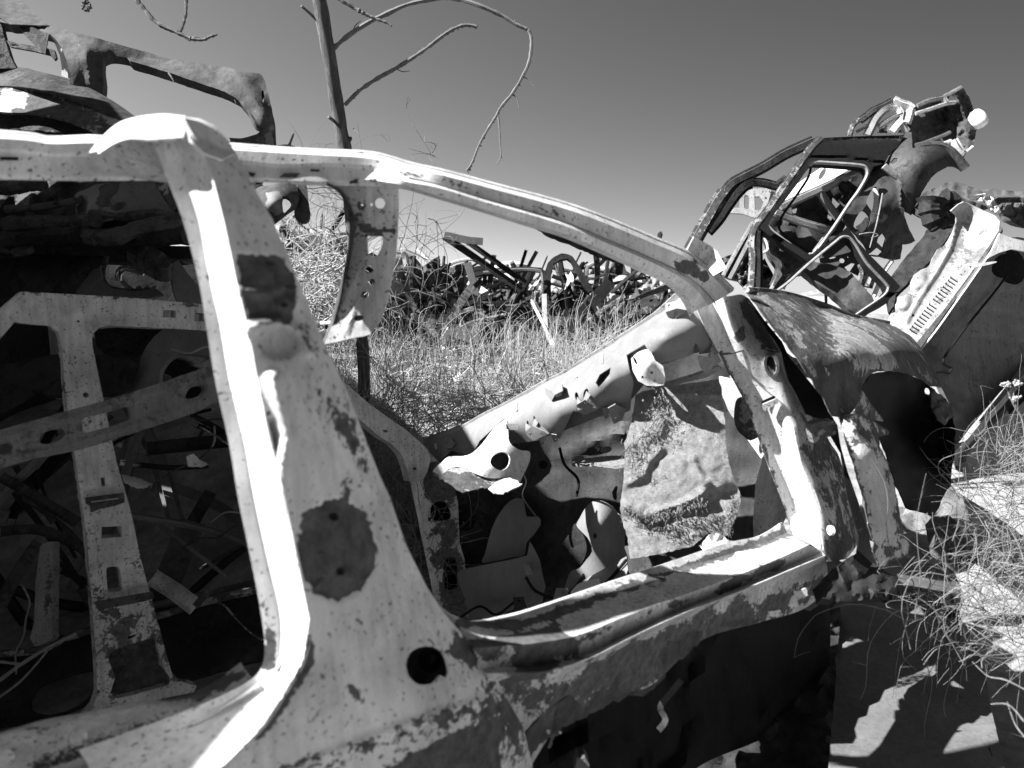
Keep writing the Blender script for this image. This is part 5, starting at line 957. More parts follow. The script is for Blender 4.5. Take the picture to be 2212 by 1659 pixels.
sheet('rounded_tail', P('M', "1640 480 1720 470 1790 500 1830 560 1800 640 1790 760 1800 900 1780 980 1740 1120 1600 1100 1480 1000 1480 700 1560 500"), WM("1640 480 1830 560 1740 1120 1480 800", 6.0)[:3].tolist() + [[*P('M', "1640 800")[0], 5.6]], M['pale'], w7, thick=.06, step=7, dent=(.08, 34), wear=[(P('M', "1600 640 1800 640 1790 800 1640 790"), .6, 6)])
geo('trim_strip', [tubeg(WM("1700 520 1735 560 1745 620 1720 680", 5.7), .02, .015, 6)], M['chrome'], w7)
geo('tail_rail', [tubeg(WM("1800 560 1810 640 1790 760 1795 940", 5.6), .025, .02, 6, 5, .2)], M['dark'], w7)
sheet('tail_floor', P('M', "1820 960 1900 950 2140 1040 2180 1100 2100 1180 2000 1180 1880 1160 1790 1140 1850 1020"), WM("1820 960 2180 1100 1850 1150", 6.1), M['dark'], w7, thick=.04, step=6, dent=(.05, 20))
for s, w_, m in [("1540 1010 1640 1120 1760 1220 1860 1320", .14, 'mott'), ("1900 960 2050 1010 2140 1060", .06, 'white2'), ("1800 1160 1920 1180 2060 1210 2212 1260", .05, 'white'), ("2060 1210 2030 1320 2010 1450", .11, 'white2'), ("1580 1000 1480 1200", .2, 'brown'), ("1500 1200 1600 1260 1640 1330", .25, 'mott'), ("1830 1100 1880 970", .07, 'white2'), ("2180 1120 2300 1240 2400 1300", .05, 'pale')]:
    geo('floor_rail', [barg(WM(s, 5.9), w_, w_ * .4, 'hat', 4)], M[m], w7)
# pale sheets between pillar and grass
for c, s, d, m, l in [('M', "700 1230 760 1260 950 1255 950 1275 760 1300 735 1270", 4.2, 'white', 'white folded strip on the ground left of the cut pillar foot'), ('M', "780 1380 850 1350 910 1390 900 1440 860 1445 840 1480 860 1500", 4.1, 'white', 'white scrap with a dark notch beside the cut pillar tip'),
                      ('E', "1215 735 1230 770 1210 840 1180 880 1168 850 1180 790", 5.0, 'white', 'upright white shard against the dark wing'), ('E', "1255 862 1280 920 1305 1020 1290 1060 1250 1060 1220 990 1200 920 1215 900", 4.4, 'white', 'tall white shard standing in the dry grass'),
                      ('E', "1355 930 1440 922 1500 935 1480 990 1450 1040 1400 1080 1370 1040 1410 1000 1430 950 1350 945", 4.5, 'white2', 'broad pale bent sheet half buried in the grass'), ('E', "1590 810 1600 815 1560 920 1500 1040 1480 1040 1540 920", 4.7, 'white', 'narrow white strip leaning in the grass below the badge'),
                      ('E', "1700 930 1760 920 1800 960 1790 1020 1720 1010", 4.5, 'white2', 'pale rounded scrap near the right end of the grass'), ('N', "1070 1085 1120 1060 1160 1070 1130 1090", 5.6, 'white', 'tiny white flake below the burnt cab'), ('N', "890 1060 960 1120 1000 1200 920 1240 880 1180", 5.0, 'pale', 'grey bent scrap in the middle of the grass'),
                      ('N', "1215 545 1240 430 1265 380 1290 430 1300 545 1285 560 1270 460", 6.3, 'white', 'white torn blade hanging in the arched frame'), ('N', "880 550 940 480 990 440 970 490 910 545", 6.5, 'white', 'white torn strip inside the cab window'), ('N', "860 610 935 590 940 620 870 640", 6.5, 'white', 'small white scrap inside the cab window'),
                      ('N', "540 615 720 660 700 690 530 680", 6.7, 'pale', 'grey slat lying inside the cab window'), ('N', "10 880 60 790 70 820 50 980 20 1080 0 1000", 5.7, 'mott', 'curled pale strip at the left end of the dark wing')]:
    q = P(c, s); dd = [(a, b, d + .06 * ((i * 7) % 5 - 2) / 2) for i, (a, b) in enumerate(q[:5])]
    T2(sheet('white_scrap', q, dd, M[m], None, thick=.006, step=5, jag=(1.2, 7), dent=(.03, 14)), l, 'scrap metal')
# scattered bent strips that fill the pile
rnd = random.Random(21); n = 0
zones = [(960, 1240, 600, 700, 6.7, 8.2, 62), (1230, 1480, 590, 720, 6.6, 8.2, 84), (905, 1000, 600, 740, 5.8, 7, 30), (600, 720, 500, 720, 5.8, 6.6, 26), (840, 960, 660, 740, 5.2, 6.2, 18), (1180, 1400, 690, 790, 5.6, 6.6, 34)]
ZL = ['tangled behind the burnt cab window', 'tangled in the pile left of the dashboard top', 'at the left end of the centre pile', 'tangled in the brush left of the cut pillar', 'between the cut pillar and the dark wing', 'at the foot of the pile behind the grass']
BW = .8
for zi, (u0, u1, v0, v1, d0, d1, k) in enumerate(zones):
    for i in range(k):
        m = rnd.choice(['white2', 'pale', 'mott', 'dark', 'dark', 'brown', 'rust', 'dark', 'black'])
        chunk(rnd.uniform(u0, u1), rnd.uniform(v0, v1), rnd.uniform(d0, d1), rnd.uniform(.3, 1.0), rnd.uniform(-1.5, 1.5), m, 'scrap_strip', ZL[zi], 'scrap metal', 'scrap strips ' + ZL[zi], .2, .25)
rp = random.Random(9)
PZ = [(940, 1240, 610, 720, 6.9, 7.9, 16, 'behind the burnt cab window'), (1240, 1480, 590, 720, 6.7, 7.9, 18, 'left of the dashboard top'), (620, 740, 510, 700, 5.9, 6.4, 9, 'in the brush left of the cut pillar'), (850, 960, 600, 720, 5.8, 6.6, 7, 'just right of the cut pillar')]
MWD = {'mott': 'peeling', 'pale': 'pale grey', 'dark': 'burnt dark', 'brown': 'rusty brown', 'steel': 'bare dark', 'cream': 'weathered pale', 'rust': 'rust speckled'}
for u0, u1, v0, v1, d0, d1, k, wh in PZ:
    for i in range(k):
        u, v, dd = rp.uniform(u0, u1), rp.uniform(v0, v1), rp.uniform(d0, d1); s = rp.uniform(.14, .34) / dd * F; a0 = rp.uniform(0, 6.28); asp = rp.uniform(.35, .8)
        n = rp.randint(5, 7); q = []
        for j in range(n):
            t = 6.283 * j / n; r = s * rp.uniform(.7, 1.15); x, y = r * math.cos(t), r * asp * math.sin(t)
            q.append((u + x * math.cos(a0) - y * math.sin(a0), v + x * math.sin(a0) + y * math.cos(a0)))
        m = rp.choice(['mott', 'pale', 'dark', 'brown', 'steel', 'cream', 'rust', 'dark', 'steel'])
        hs = [np.array([(u + 5 * math.cos(t), v + 4 * math.sin(t)) for t in (0, 1, 2, 3, 4, 5)])] if rp.random() < .4 else []
        T2(sheet('scrap_sheet', q, [(q[0][0], q[0][1], dd + rp.uniform(-.2, .2)), (q[2][0], q[2][1], dd + rp.uniform(-.2, .2)), (q[4][0], q[4][1], dd), (u, v, dd + rp.uniform(-.1, .1))], M[m], None, holes=hs, thick=.008, step=4.5, jag=(1.5, 9), dent=(.07, 14), seed=i),
           ('broad ' if s * dd / F > .24 else 'small ') + MWD[m] + ' crumpled sheet ' + wh, 'scrap metal', 'crumpled sheets ' + wh)
BW = .58
# dark mass behind so that no sky shows through the foot of the pile
w8 = thing('car_wreck', 'flattened dark car bodies at the bottom of the centre pile', 'car wreck', (.5, 8.4, .8))
sheet('body_side', P('U', "860 700 900 640 940 612 1000 622 1060 604 1130 618 1200 600 1260 612 1330 600 1400 618 1450 606 1500 590 1560 600 1600 760 1560 820 860 800"), [(880, 700, 8.2), (1600, 700, 8.0), (1200, 800, 8.0)], M['dark'], w8, thick=.2, step=9, jag=(9, 13), dent=(.25, 40),
      holes=[crom(P('U', s), 2, True) for s in ("1040 645 1070 635 1090 660 1060 675", "1220 640 1250 632 1262 656 1230 664", "1340 636 1375 632 1380 656 1350 660")])
sheet('body_side', P('U', "560 520 700 540 860 560 900 620 900 760 560 760"), [(560, 520, 7.4), (900, 620, 7.4), (560, 760, 7.2)], M['dark'], w8, thick=.2, step=12, jag=(8, 22), dent=(.25, 60))

w14 = thing('car_wreck', 'grey car cage with two arched door openings behind the lamp bowl', 'car wreck', (1.9, 8.4, 1.2))
for s, w_, m in [("1480 600 1500 480 1560 400 1660 370 1760 400 1830 480 1860 620", .12, 'mott'), ("1560 405 1600 500 1620 640", .10, 'dark'), ("1660 372 1700 500 1720 650", .10, 'dark'), ("1490 520 1650 500 1850 560", .08, 'pale'), ("1830 480 1960 520 2080 600", .10, 'dark'), ("1860 620 1980 560 2100 500 2212 430", .08, 'mott')]:
    geo('cage_bar', [barg(WN(s, 7.9), w_, w_ * .6, 'hat', 6)], M[m], w14)
w15 = thing('car_wreck', 'dark car cage standing between the two beams and the grey plank', 'car wreck', (-.2, 8.0, 1.2))
for s, w_, m in [("60 700 90 560 160 430 280 380 430 380 560 400", .13, 'dark'), ("280 380 300 520 290 680", .11, 'dark'), ("90 560 300 540 560 560", .08, 'mott'), ("560 400 700 460 800 560", .10, 'brown'), ("160 430 220 560 240 700", .08, 'dark')]:
    geo('cage_bar', [barg(WN(s, 7.5), w_, w_ * .6, 'hat', 6)], M[m], w15)
# ---------------------------------------------------------------- dry grass and brush
def blades(n, region, seed, h, name, label, cat, mat, dist=(3.0, 6), r=.0022, lean=.5, kind='stuff', branchy=False, zoff=0, segs=3):
    rn = random.Random(seed); V = []; Fa = []
    for i in range(n):
        y = rn.uniform(*dist); u = rn.uniform(*region); x = (u - CX) / F * y * 1.0; z = HG(x, y) - .02 + zoff
        a = rn.uniform(0, 6.28); L_ = h * rn.uniform(.45, 1.25); ln = lean * rn.uniform(.1, 1); p = np.array((x, y, z)); rr = r * rn.uniform(.6, 1.5) * (y / 4)
        def stalk(p, a, ln, L_, rr, lev):
            sa = rn.uniform(-1.35, 1.35); side = np.array((math.cos(sa), math.sin(sa), 0)); o = len(V); q = p.copy(); pts = []
            for k in range(segs + 1):
                t = k / segs; pts.append(q.copy()); w_ = rr * (1.15 - t)
                V.append(q - side * w_); V.append(q + side * w_)
                dv = np.array((math.cos(a) * ln * (.3 + t * 1.3), math.sin(a) * ln * (.3 + t * 1.3), 1 - ln * t * .8)); dv /= np.linalg.norm(dv); q = q + dv * L_ / segs
                a += rn.uniform(-.5, .5)
                if k < segs: Fa.append((o + 2 * k, o + 2 * k + 1, o + 2 * k + 3, o + 2 * k + 2))
            if lev and branchy:
                for _ in range(rn.randint(1, 3)):
                    stalk(pts[rn.randint(1, segs)], rn.uniform(0, 6.28), rn.uniform(.5, 1.1), L_ * rn.uniform(.25, .5), rr * .6, lev - 1)
        stalk(p, a, ln, L_, rr, 1)
    o = link(name, V, Fa, mat, None, None, 0, (0, 0, 0)); return tag(o, label, cat, None, kind)
blades(6500, (520, 1420), 1, .15, 'dry_grass', 'low dense dry grass covering the mound behind the dashboard', 'grass', M['straw'], (3.1, 6.2), .0016, 1.5, branchy=True)
blades(1500, (600, 1500), 2, .40, 'dry_weeds', 'tall thin dry weed stalks rising above the grass', 'weeds', M['straw'], (4.0, 6.0), .0018, .45, branchy=True, segs=5)
GT = 1
def tangle(name, label, n, boxes, seed, mat, r=.003, parent=None, step=.05, curl=.55, grav=.25, fl=0):
    rn = random.Random(seed); parts = []
    for i in range(n):
        u0, u1, v0, v1, d0, d1 = boxes[rn.randrange(len(boxes))]
        p = W(rn.uniform(u0, u1), rn.uniform(v0, v1), rn.uniform(d0, d1)); a = rn.uniform(0, 6.28); e = rn.uniform(-.2, 1.0)
        k = rn.randint(5, 13); pts = [p]; da = rn.uniform(-curl, curl) * .6; de = rn.uniform(-curl, curl) * .3 - grav * .2
        for j in range(k):
            a += da + rn.uniform(-.25, .25); e += de + rn.uniform(-.2, .2)
            pts.append(pts[-1] + step * np.array((math.cos(a) * math.cos(e), .5 * math.sin(a) * math.cos(e), math.sin(e))))
        s = np.linspace(1, .35, len(pts)) * r * rn.uniform(.5, 1.4)
        parts.append(sweep(pts, ring(1, 4), True, s))
        for _ in range(rn.randint(0, 3)):
            j = rn.randint(1, len(pts) - 1); q = pts[j]; dv = np.array((rn.uniform(-1, 1), rn.uniform(-.5, .5), rn.uniform(-.3, 1))); dv /= np.linalg.norm(dv); L_ = step * rn.uniform(.5, 2)
            parts.append(sweep([q, q + dv * L_ * .5, q + dv * L_ + np.array((0, 0, -.1 * L_))], ring(1, 3), True, [r * .4, r * .35, r * .2]))
            if rn.random() < .45:
                e1 = q + dv * L_; ww = r * 1.6; c1 = np.array((rn.uniform(-1, 1), rn.uniform(-1, 1), rn.uniform(-1, 1))) * ww; c2 = np.array((rn.uniform(-1, 1), rn.uniform(-1, 1), rn.uniform(-1, 1))) * ww
                parts.append(([e1 - c1, e1 + c2, e1 + c1, e1 - c2], [(0, 1, 2, 3)]))
    if parent is not None: return geo(name, parts, mat, parent, 0)
    return geo(name, parts, mat, None, 0)
o = tangle('matted_stalks', '', 2600, [(640, 1300, 850, 960, 3.2, 3.9), (720, 1400, 790, 870, 3.9, 4.8), (800, 1420, 745, 800, 4.8, 6.0)], 71, M['straw'], .0024, None, .042, .9)
tag(o, 'matted curly dry stalks woven through the grass mound', 'weeds', None, 'stuff')
o = tangle('shaded_scrub', '', 1500, [(700, 860, 890, 1100, 2.95, 3.7), (800, 930, 1040, 1220, 2.9, 3.5), (860, 960, 1150, 1340, 2.85, 3.3)], 72, M['twig'], .0022, None, .035, .9)
tag(o, 'dark matted scrub in the shade between the big pillar and the far hinge pillar', 'weeds', None, 'stuff')
tag(tangle('dry_bush', '', 330, [(600, 760, 500, 720, 4.6, 5.8), (610, 720, 560, 760, 4.4, 5.2)], 7, M['straw'], .0042, None, .07), 'tangled pale dry bush growing through the crushed car left of the cut pillar', 'bush')
tag(tangle('thorny_twigs', '', 70, [(660, 760, 400, 520, 3.6, 4.6), (860, 950, 470, 600, 4.4, 5.4), (880, 960, 500, 640, 4.6, 5.4)], 8, M['twig'], .0028, None, .06, .8), 'fine thorny twigs against the sky beside the cut pillar', 'twigs')
tag(tangle('thorny_twig', '', 5, [(905, 945, 330, 372, 2.9, 3.0)], 9, M['twig'], .0022, None, .025, .8), 'tiny dry sprig standing on the curved roof rail', 'twig')
# ---------------------------------------------------------------- black cab wreck standing on end at the right
w9 = thing('car_wreck', 'black car cab tipped on its nose with slanting door window frame at the right', 'car wreck', (2.6, 4.4, .8))
def WQ(c, s, d): q = P(c, s); return np.column_stack([q, np.full(len(q), d)])
cabc = [(1757, 300, 4.3), (1980, 290, 4.25), (1740, 560, 4.1), (1640, 480, 4.2)]
sheet('cab_side', P('O', "1240 80 1300 65 1380 58 1700 45 2010 38 2060 30 1990 150 1930 190 1880 290 1780 320 1740 400 1600 600 1480 760 1230 1120 1180 1170 1000 1050 760 880 700 880 720 800 800 690 940 480 1100 280 1200 140"), cabc, M['black'], w9, thick=.06, step=6,
      holes=[crom(P('O', "1205 310 1260 285 1450 295 1640 312 1700 335 1715 400 1640 540 1560 650 1400 890 1250 1085 1200 1108 1100 1050 900 925 845 870 842 820 920 690 1000 590 1120 430"), 2, True)],
      wear=[(P('O', "1200 225 1560 240 1850 290 1850 300 1560 255 1200 240"), -.4, 2), (P('O', "1380 56 2010 35 2010 75 1380 82"), .5, 3), (P('O', "720 800 940 480 1200 140 1240 80 1300 70 1200 230 1060 380 860 680 760 840"), -1.4, 4)],
      emb=[('line', P('O', "1200 232 1560 248 1880 292"), 3, -.02), ('line', P('O', "1370 78 2000 70"), 3, -.02)])
geo('window_seal', [tubeg(np.column_stack([P('O', "1205 308 1260 283 1450 293 1640 308 1705 330 1722 400 1645 540 1565 650 1405 890 1255 1088 1200 1112"), np.full(11, 4.13)]), .012, .012, 6)], M['pale'], w9)
geo('window_seal', [tubeg(WQ('O', "1215 330 1190 420 1100 560 960 760 930 860 950 910 1020 970 1190 1080 1225 1085", 4.3), .008, .008, 6)], M['rubber'], w9)
sheet('white_roof_inside', P('O', "940 660 1000 570 1060 500 1200 400 1330 315 1420 312 1620 335 1700 350 1500 440 1280 540 1000 640"), [(*P('O', "940 660")[0], 4.7), (*P('O', "1420 312")[0], 4.9), (*P('O', "1280 540")[0], 4.5)], M['white'], w9, thick=.01, step=6, holes=ell('O', "1318 385 22 60 30"))
sheet('bulkhead', P('O', "840 700 1000 640 1280 540 1500 440 1720 340 1760 450 1500 900 1240 1120 1180 1110 840 850"), [(*P('O', "840 700")[0], 4.8), (*P('O', "1500 440")[0], 4.9), (*P('O', "1240 1120")[0], 4.6)], M['dark'], w9, thick=.01, step=8, dent=(.05, 30), jag=(2, 12), wear=[(P('O', "960 800 1200 860 1300 1000 1150 1080 1000 960"), -.6, 8), (P('O', "1130 600 1290 590 1300 680 1200 680"), -.7, 5)],
      holes=[P('O', "1040 700 1100 690 1090 740 1050 740"), P('O', "1410 600 1480 650 1440 700 1400 680"), P('O', "1370 740 1420 770 1390 810 1360 790")])
for s, w_, m in [("940 690 1150 590 1400 480 1600 370 1680 340", .10, 'pale'), ("900 730 1100 810 1300 870 1400 900", .09, 'pale'), ("1300 560 1380 680 1460 780", .09, 'boardd'), ("1250 1090 1330 980 1420 860", .06, 'pale'), ("1480 470 1560 560 1500 640", .08, 'dark')]:
    geo('cab_brace', [barg(WQ('O', s, 4.4), w_, w_ * .5, 'hat', 3)], M[m], w9)
for s, w_, m in [("1250 88 1130 140 980 210 780 330 600 420 500 480 430 570", .13, 'brown'), ("440 540 370 640 280 800 200 940 120 1090", .16, 'mott'), ("690 460 620 490 540 570 460 680 380 800 290 900", .14, 'dark'), ("690 460 780 465 880 490 950 505", .10, 'brown'), ("910 470 990 410", .05, 'brown'), ("700 820 560 1060 430 1300", .06, 'pale'), ("715 840 575 1080 450 1310", .04, 'dark'), ("725 850 600 1100 480 1330", .08, 'pale')]:
    geo('roof_bow', [barg(WQ('O', s, 4.45), w_, w_ * .5, 'hat', 4)], M[m], w9)
geo('cab_corner', [barg(WQ('O', "1310 62 1230 140 1120 290 960 520 820 720 730 840 695 920 685 1020 695 1120 690 1260 680 1420", 4.12), .085, .04, 'hat', 5)], M['mott'], w9)
geo('cab_corner', [barg(WQ('O', "740 900 735 1050 740 1200 735 1420", 4.2), .10, .04, 'hat', 5)], M['dark'], w9)
sheet('hinge_panel', P('O', "560 515 820 515 900 560 880 640 760 780 700 780 600 745 440 735 500 640"), [(*P('O', "560 515")[0], 4.6), (*P('O', "900 560")[0], 4.5), (*P('O', "600 745")[0], 4.6)], M['pale'], w9, thick=.04, step=6,
      holes=[P('O', "480 690 540 600 575 585 570 690"), crom(P('O', "615 590 630 578 655 590 655 690 640 702 615 690"), 2, True), P('O', "705 590 750 588 790 640 760 710 710 712"), P('O', "838 540 865 552 850 568")] + ell('O', "812 606 9 10 0  782 548 6 6 0"))
sheet('rear_panel', P('O', "1780 330 1880 290 1930 320 2020 420 2045 540 2050 700 2060 780 2110 900 2155 990 2120 1010 2040 1020 2020 1150 1960 1160 1850 1130 1760 1120 1700 1020 1600 900 1560 870 1490 760 1600 590 1720 420"),
      [(*P('O', "1780 330")[0], 4.3), (*P('O', "2155 990")[0], 4.3), (*P('O', "1490 760")[0], 4.15), (*P('O', "1960 600")[0], 4.15)], M['steel'], w9, thick=.02, step=6, jag=(1.5, 9), dent=(.02, 40), edge=(4, .1),
      holes=[crom(P('O', "1790 500 1830 530 1845 600 1835 700 1810 745 1780 740 1715 650 1730 590"), 2, True), crom(P('O', "1670 715 1720 730 1755 800 1720 880 1670 915 1640 890 1600 860 1620 790"), 2, True), P('O', "1870 910 1900 960 1870 1060 1810 1000 1820 960"), P('O', "1740 1110 1820 1040 1870 1080 1830 1120")],
      wear=[(P('O', "1820 370 1920 370 1940 470 1850 490"), .7, 7)], emb=[('line', P('O', "2025 420 2030 600 2050 740 2110 920"), 5, .03)])
geo('inner_strip', [barg(WQ('O', "1810 500 1820 620 1800 745", 4.6), .09, .01, 'box', 4), barg(WQ('O', "1640 900 1700 860 1750 800", 4.6), .12, .01, 'box', 3)], M['white'], w9)
geo('loose_wire', [tubeg(WQ('O', "1860 560 1835 700 1800 860 1770 960 1745 1050", 4.0), .004, .003, 5), tubeg(WQ('O', "1650 930 1760 915 1820 940 1760 960", 4.0), .004, .003, 5)], M['pale'], w9)
sheet('lower_body', P('O', "760 890 830 880 1000 1000 1170 1130 1260 1180 1400 1200 1560 1260 1760 1480 1800 1560 1700 1659 1600 1640 1380 1440 1230 1340 1150 1260 980 1290 900 1440 850 1460 960 1290 860 1100 800 960"), [(*P('O', "760 890")[0], 4.4), (*P('O', "1560 1260")[0], 4.2), (*P('O', "1600 1640")[0], 4.1)], M['steel'], w9, thick=.06, step=7, dent=(.02, 40), jag=(1.5, 12), edge=(5, .12))
sheet('floor_plate', P('O', "1300 1180 1280 1100 1440 960 1540 930 1700 1160 1640 1300 1560 1260 1500 1230 1400 1220"), [(*P('O', "1300 1180")[0], 4.5), (*P('O', "1540 930")[0], 4.5), (*P('O', "1640 1300")[0], 4.4)], M['steel'], w9, thick=.01, step=6,
      holes=ell('O', "1495 1165 24 24 0  1410 1138 32 10 -15  1547 1133 6 7 0") + [P('O', "1515 1225 1580 1185 1612 1190 1560 1270")])
for s, w_, m in [("1450 1300 1560 1400 1690 1480", .14, 'brown'), ("960 1420 1010 1320 1100 1200", .05, 'white2'), ("840 1459 930 1300 960 1240 880 1120", .05, 'pale'), ("860 1000 880 1120 950 1240 900 1400", .14, 'brown'), ("1780 1490 1830 1370 1880 1260 1950 1160", .05, 'white'), ("1700 1180 1730 1280 1700 1400", .16, 'mott'), ("800 960 830 1060 760 1110", .03, 'white')]:
    geo('lower_strut', [barg(WQ('O', s, 4.3), w_, w_ * .4, 'hat', 4)], M[m], w9)
w10 = thing('detached_car_door', 'black car door frame leaning across the foot of the tipped cab', 'car door', (2.6, 3.9, .8))
dfr = P('O', "1545 862 1640 1000 1760 1130 1960 1330 2050 1440 1880 1560 1660 1680 1590 1680 1700 1590 1860 1480 1905 1420 1880 1370 1720 1200 1620 1040 1560 970 1500 960 1430 1010 1200 1200 1000 1380 900 1480 840 1480 1000 1330 1200 1150 1400 980 1500 900")
sheet('door_frame', dfr, [(*P('O', "1545 862")[0], 4.0), (*P('O', "2050 1440")[0], 3.9), (*P('O', "870 1480")[0], 3.8), (*P('O', "1620 1680")[0], 3.8)], M['black'], w10, thick=.05, step=5, jag=(.6, 10))
geo('frame_seal', [tubeg(WQ('O', "860 1470 1000 1372 1200 1192 1430 1002 1500 952 1560 960 1622 1032 1720 1192 1884 1368 1910 1420 1865 1486 1700 1600 1600 1670", 3.78), .008, .008, 6)], M['pale'], w10)
T2(sheet('white_beam', P('O', "1060 1490 1075 1470 1340 1410 1400 1418 1370 1445 1090 1500"), WQ('O', "1060 1490 1400 1418 1090 1500", 6.5), M['white'], None, thick=.08, step=5), 'sunlit white beam lying on the soil seen through the fallen door frame', 'beam')
T2(sheet('rear_apron', P('O', "280 1200 500 1110 560 1200 460 1290 430 1310 330 1230"), WQ('O', "280 1200 500 1110 430 1310", 5.0), M['mott'], None, thick=.04, step=5, dent=(.04, 12)), 'small mottled bent panel beside the long slanting strips', 'panel')
T2(sheet('bonnet_scrap', P('I', "430 380 760 375 860 450 760 700 500 640"), WQ('I', "430 380 860 450 500 640", 2.7), M['dark'], None, thick=.02, step=10), 'dark crumpled panel in the gap behind the front pillar', 'panel')
solo('soil_heap', 'pale soil heap seen through the fallen door frame behind the rusty wing', 'soil heap', [sweep([(3.6, 8.2, .6), (3.7, 8.2, 1.0), (3.7, 8.2, 1.18), (3.7, 8.2, 1.24)], ring(1, 20), True, [1.6, 1.2, .8, .2])], M['soil'])
sheet('clutter_panel', P('O', "430 1320 560 1180 640 1060 680 1100 690 1440 640 1430 560 1350"), WQ('O', "430 1320 680 1100 690 1440", 4.7), M['mott'], w9, thick=.02, step=6, dent=(.1, 16))
sheet('clutter_panel', P('O', "740 1200 800 1150 880 1300 860 1440 740 1430"), WQ('O', "740 1200 880 1300 740 1430", 4.6), M['dark'], w9, thick=.02, step=6, dent=(.1, 16))
# upper wing of the tipped cab
sheet('upper_wing', P('Q', "540 1090 640 920 720 760 800 700 860 700 875 895 1000 868 1180 862 1300 915 1380 990 1440 1060 1512 1140 1485 1160 1430 1140 1380 1112 1300 1112 1180 1180 1100 1250 1040 1340 1000 1400 900 1600 860 1700 780 1657 750 1400 740 1300 620 1160"),
      [(*P('Q', "540 1090")[0], 4.25), (*P('Q', "860 700")[0], 4.3), (*P('Q', "1512 1140")[0], 4.3), (*P('Q', "860 1640")[0], 4.2), (*P('Q', "950 1050")[0], 4.1)], M['steel'], w9, thick=.01, step=5, jag=(1, 8), holes=[P('Q', "600 1070 650 1010 690 1015 690 1050 640 1085")],
      wear=[(P('Q', "960 960 1100 930 1240 930 1330 1000 1160 1040 1050 1000"), .9, 5)], edge=(4, .15))
geo('wing_rim', [tubeg(WQ('Q', "875 905 1000 870 1180 865 1300 918 1380 990 1440 1060 1505 1140", 4.25), .03, .03, 7)], M['brown'], w9)
geo('wing_hook', [tubeg(WQ('Q', "530 1110 640 1200 705 1245", 4.1), .02, .02, 6)], M['pale'], w9)
w11 = thing('car_wreck', 'mangled dark car rear end at the very top of the right pile', 'car wreck', (3.6, 4.8, 2.7))
sheet('tail_shell', P('Q', "850 480 900 400 940 385 1100 310 1250 250 1360 190 1465 148 1500 200 1545 300 1582 400 1600 480 1625 570 1640 680 1620 800 1600 880 1520 930 1490 980 1450 1052 1400 980 1350 905 1180 852 1000 870 875 895 850 700 790 600"),
      [(*P('Q', "850 480")[0], 4.8), (*P('Q', "1465 148")[0], 4.9), (*P('Q', "1640 680")[0], 4.9), (*P('Q', "875 895")[0], 4.8), (*P('Q', "1200 560")[0], 5.1), (*P('Q', "1450 1050")[0], 4.8)], M['brown'], w11, thick=.01, step=5, dent=(.06, 24), jag=(.8, 8),
      holes=[P('Q', "1290 320 1335 245 1360 280 1400 310 1395 340 1310 372"), P('Q', "930 490 1030 480 1050 500 980 525"), ell('Q', "1252 473 12 10 0")[0]],
      wear=[(P('Q', "860 560 1150 520 1500 440 1580 600 1080 680 860 660"), .5, 8), (P('Q', "1180 855 1360 790 1500 900 1440 1040 1350 900"), -.6, 5)], emb=[('line', P('Q', "1380 200 1480 440 1560 660 1540 900"), 5, .05), ('line', P('Q', "1080 675 1450 530"), 3, .02), ('line', P('Q', "940 400 1250 290"), 3, .04), ('line', P('Q', "940 470 1240 370"), 4, .05)])
for s, w_, m in [("910 480 1100 420 1290 355 1395 345", .05, 'white2'), ("930 385 1080 320 1240 290", .06, 'pale'), ("1240 290 1280 350", .06, 'pale'), ("870 890 1040 820 1250 740 1330 700", .05, 'boardd'), ("1350 800 1400 900 1460 960", .12, 'white2'), ("1180 856 1280 830 1340 800", .05, 'white'), ("1520 935 1600 870", .03, 'white'), ("1240 280 1340 230 1465 160", .05, 'pale')]:
    geo('tail_strip', [barg(WQ('Q', s, 4.72), w_, w_ * .4, 'hat', 3)], M[m], w11)
for s, r, m in [("118 745 150 640 200 580 260 545", .035, 'mott'), ("250 560 330 500 400 445 520 390 640 325", .05, 'brown'), ("330 740 380 640 430 540 520 440 620 390", .06, 'pale'), ("640 330 720 370 810 400 850 440", .07, 'white'), ("840 420 820 500 790 590", .07, 'white'), ("600 410 680 420 720 480", .05, 'white'), ("460 640 580 560 700 500", .035, 'pale'), ("620 700 700 600 740 560", .07, 'white'),
                ("150 590 280 540", .012, 'mott'), ("750 440 735 540 720 570 760 640 810 700", .045, 'pale'), ("800 600 860 490", .015, 'chrome'), ("200 700 340 620", .02, 'brown')]:
    geo('bent_pillar', [barg(WQ('Q', s, 4.75), r * 1.8, r * .7, 'hat', 5)], M[m], w11)
sheet('inner_skin', P('Q', "440 700 520 640 640 580 720 600 760 700 600 720"), WQ('Q', "440 700 720 600 600 720", 4.95), M['brown'], w11, thick=.01, step=6, dent=(.05, 15))
q0 = W(*P('Q', "1690 520")[0], 4.7); ax = np.array((.35, -.75, .55)); ax /= np.linalg.norm(ax)
V, f = sweep([q0 + ax * k * .6 for k in (-.10, -.09, -.04, .01, .035, .05, .056)], [(a, b * 1.3) for a, b in ring(1, 24)], True, [k * .6 for k in (.05, .075, .088, .086, .07, .04, .004)]); link('mirror', V, f, M['mirror'], w11, smooth=60)
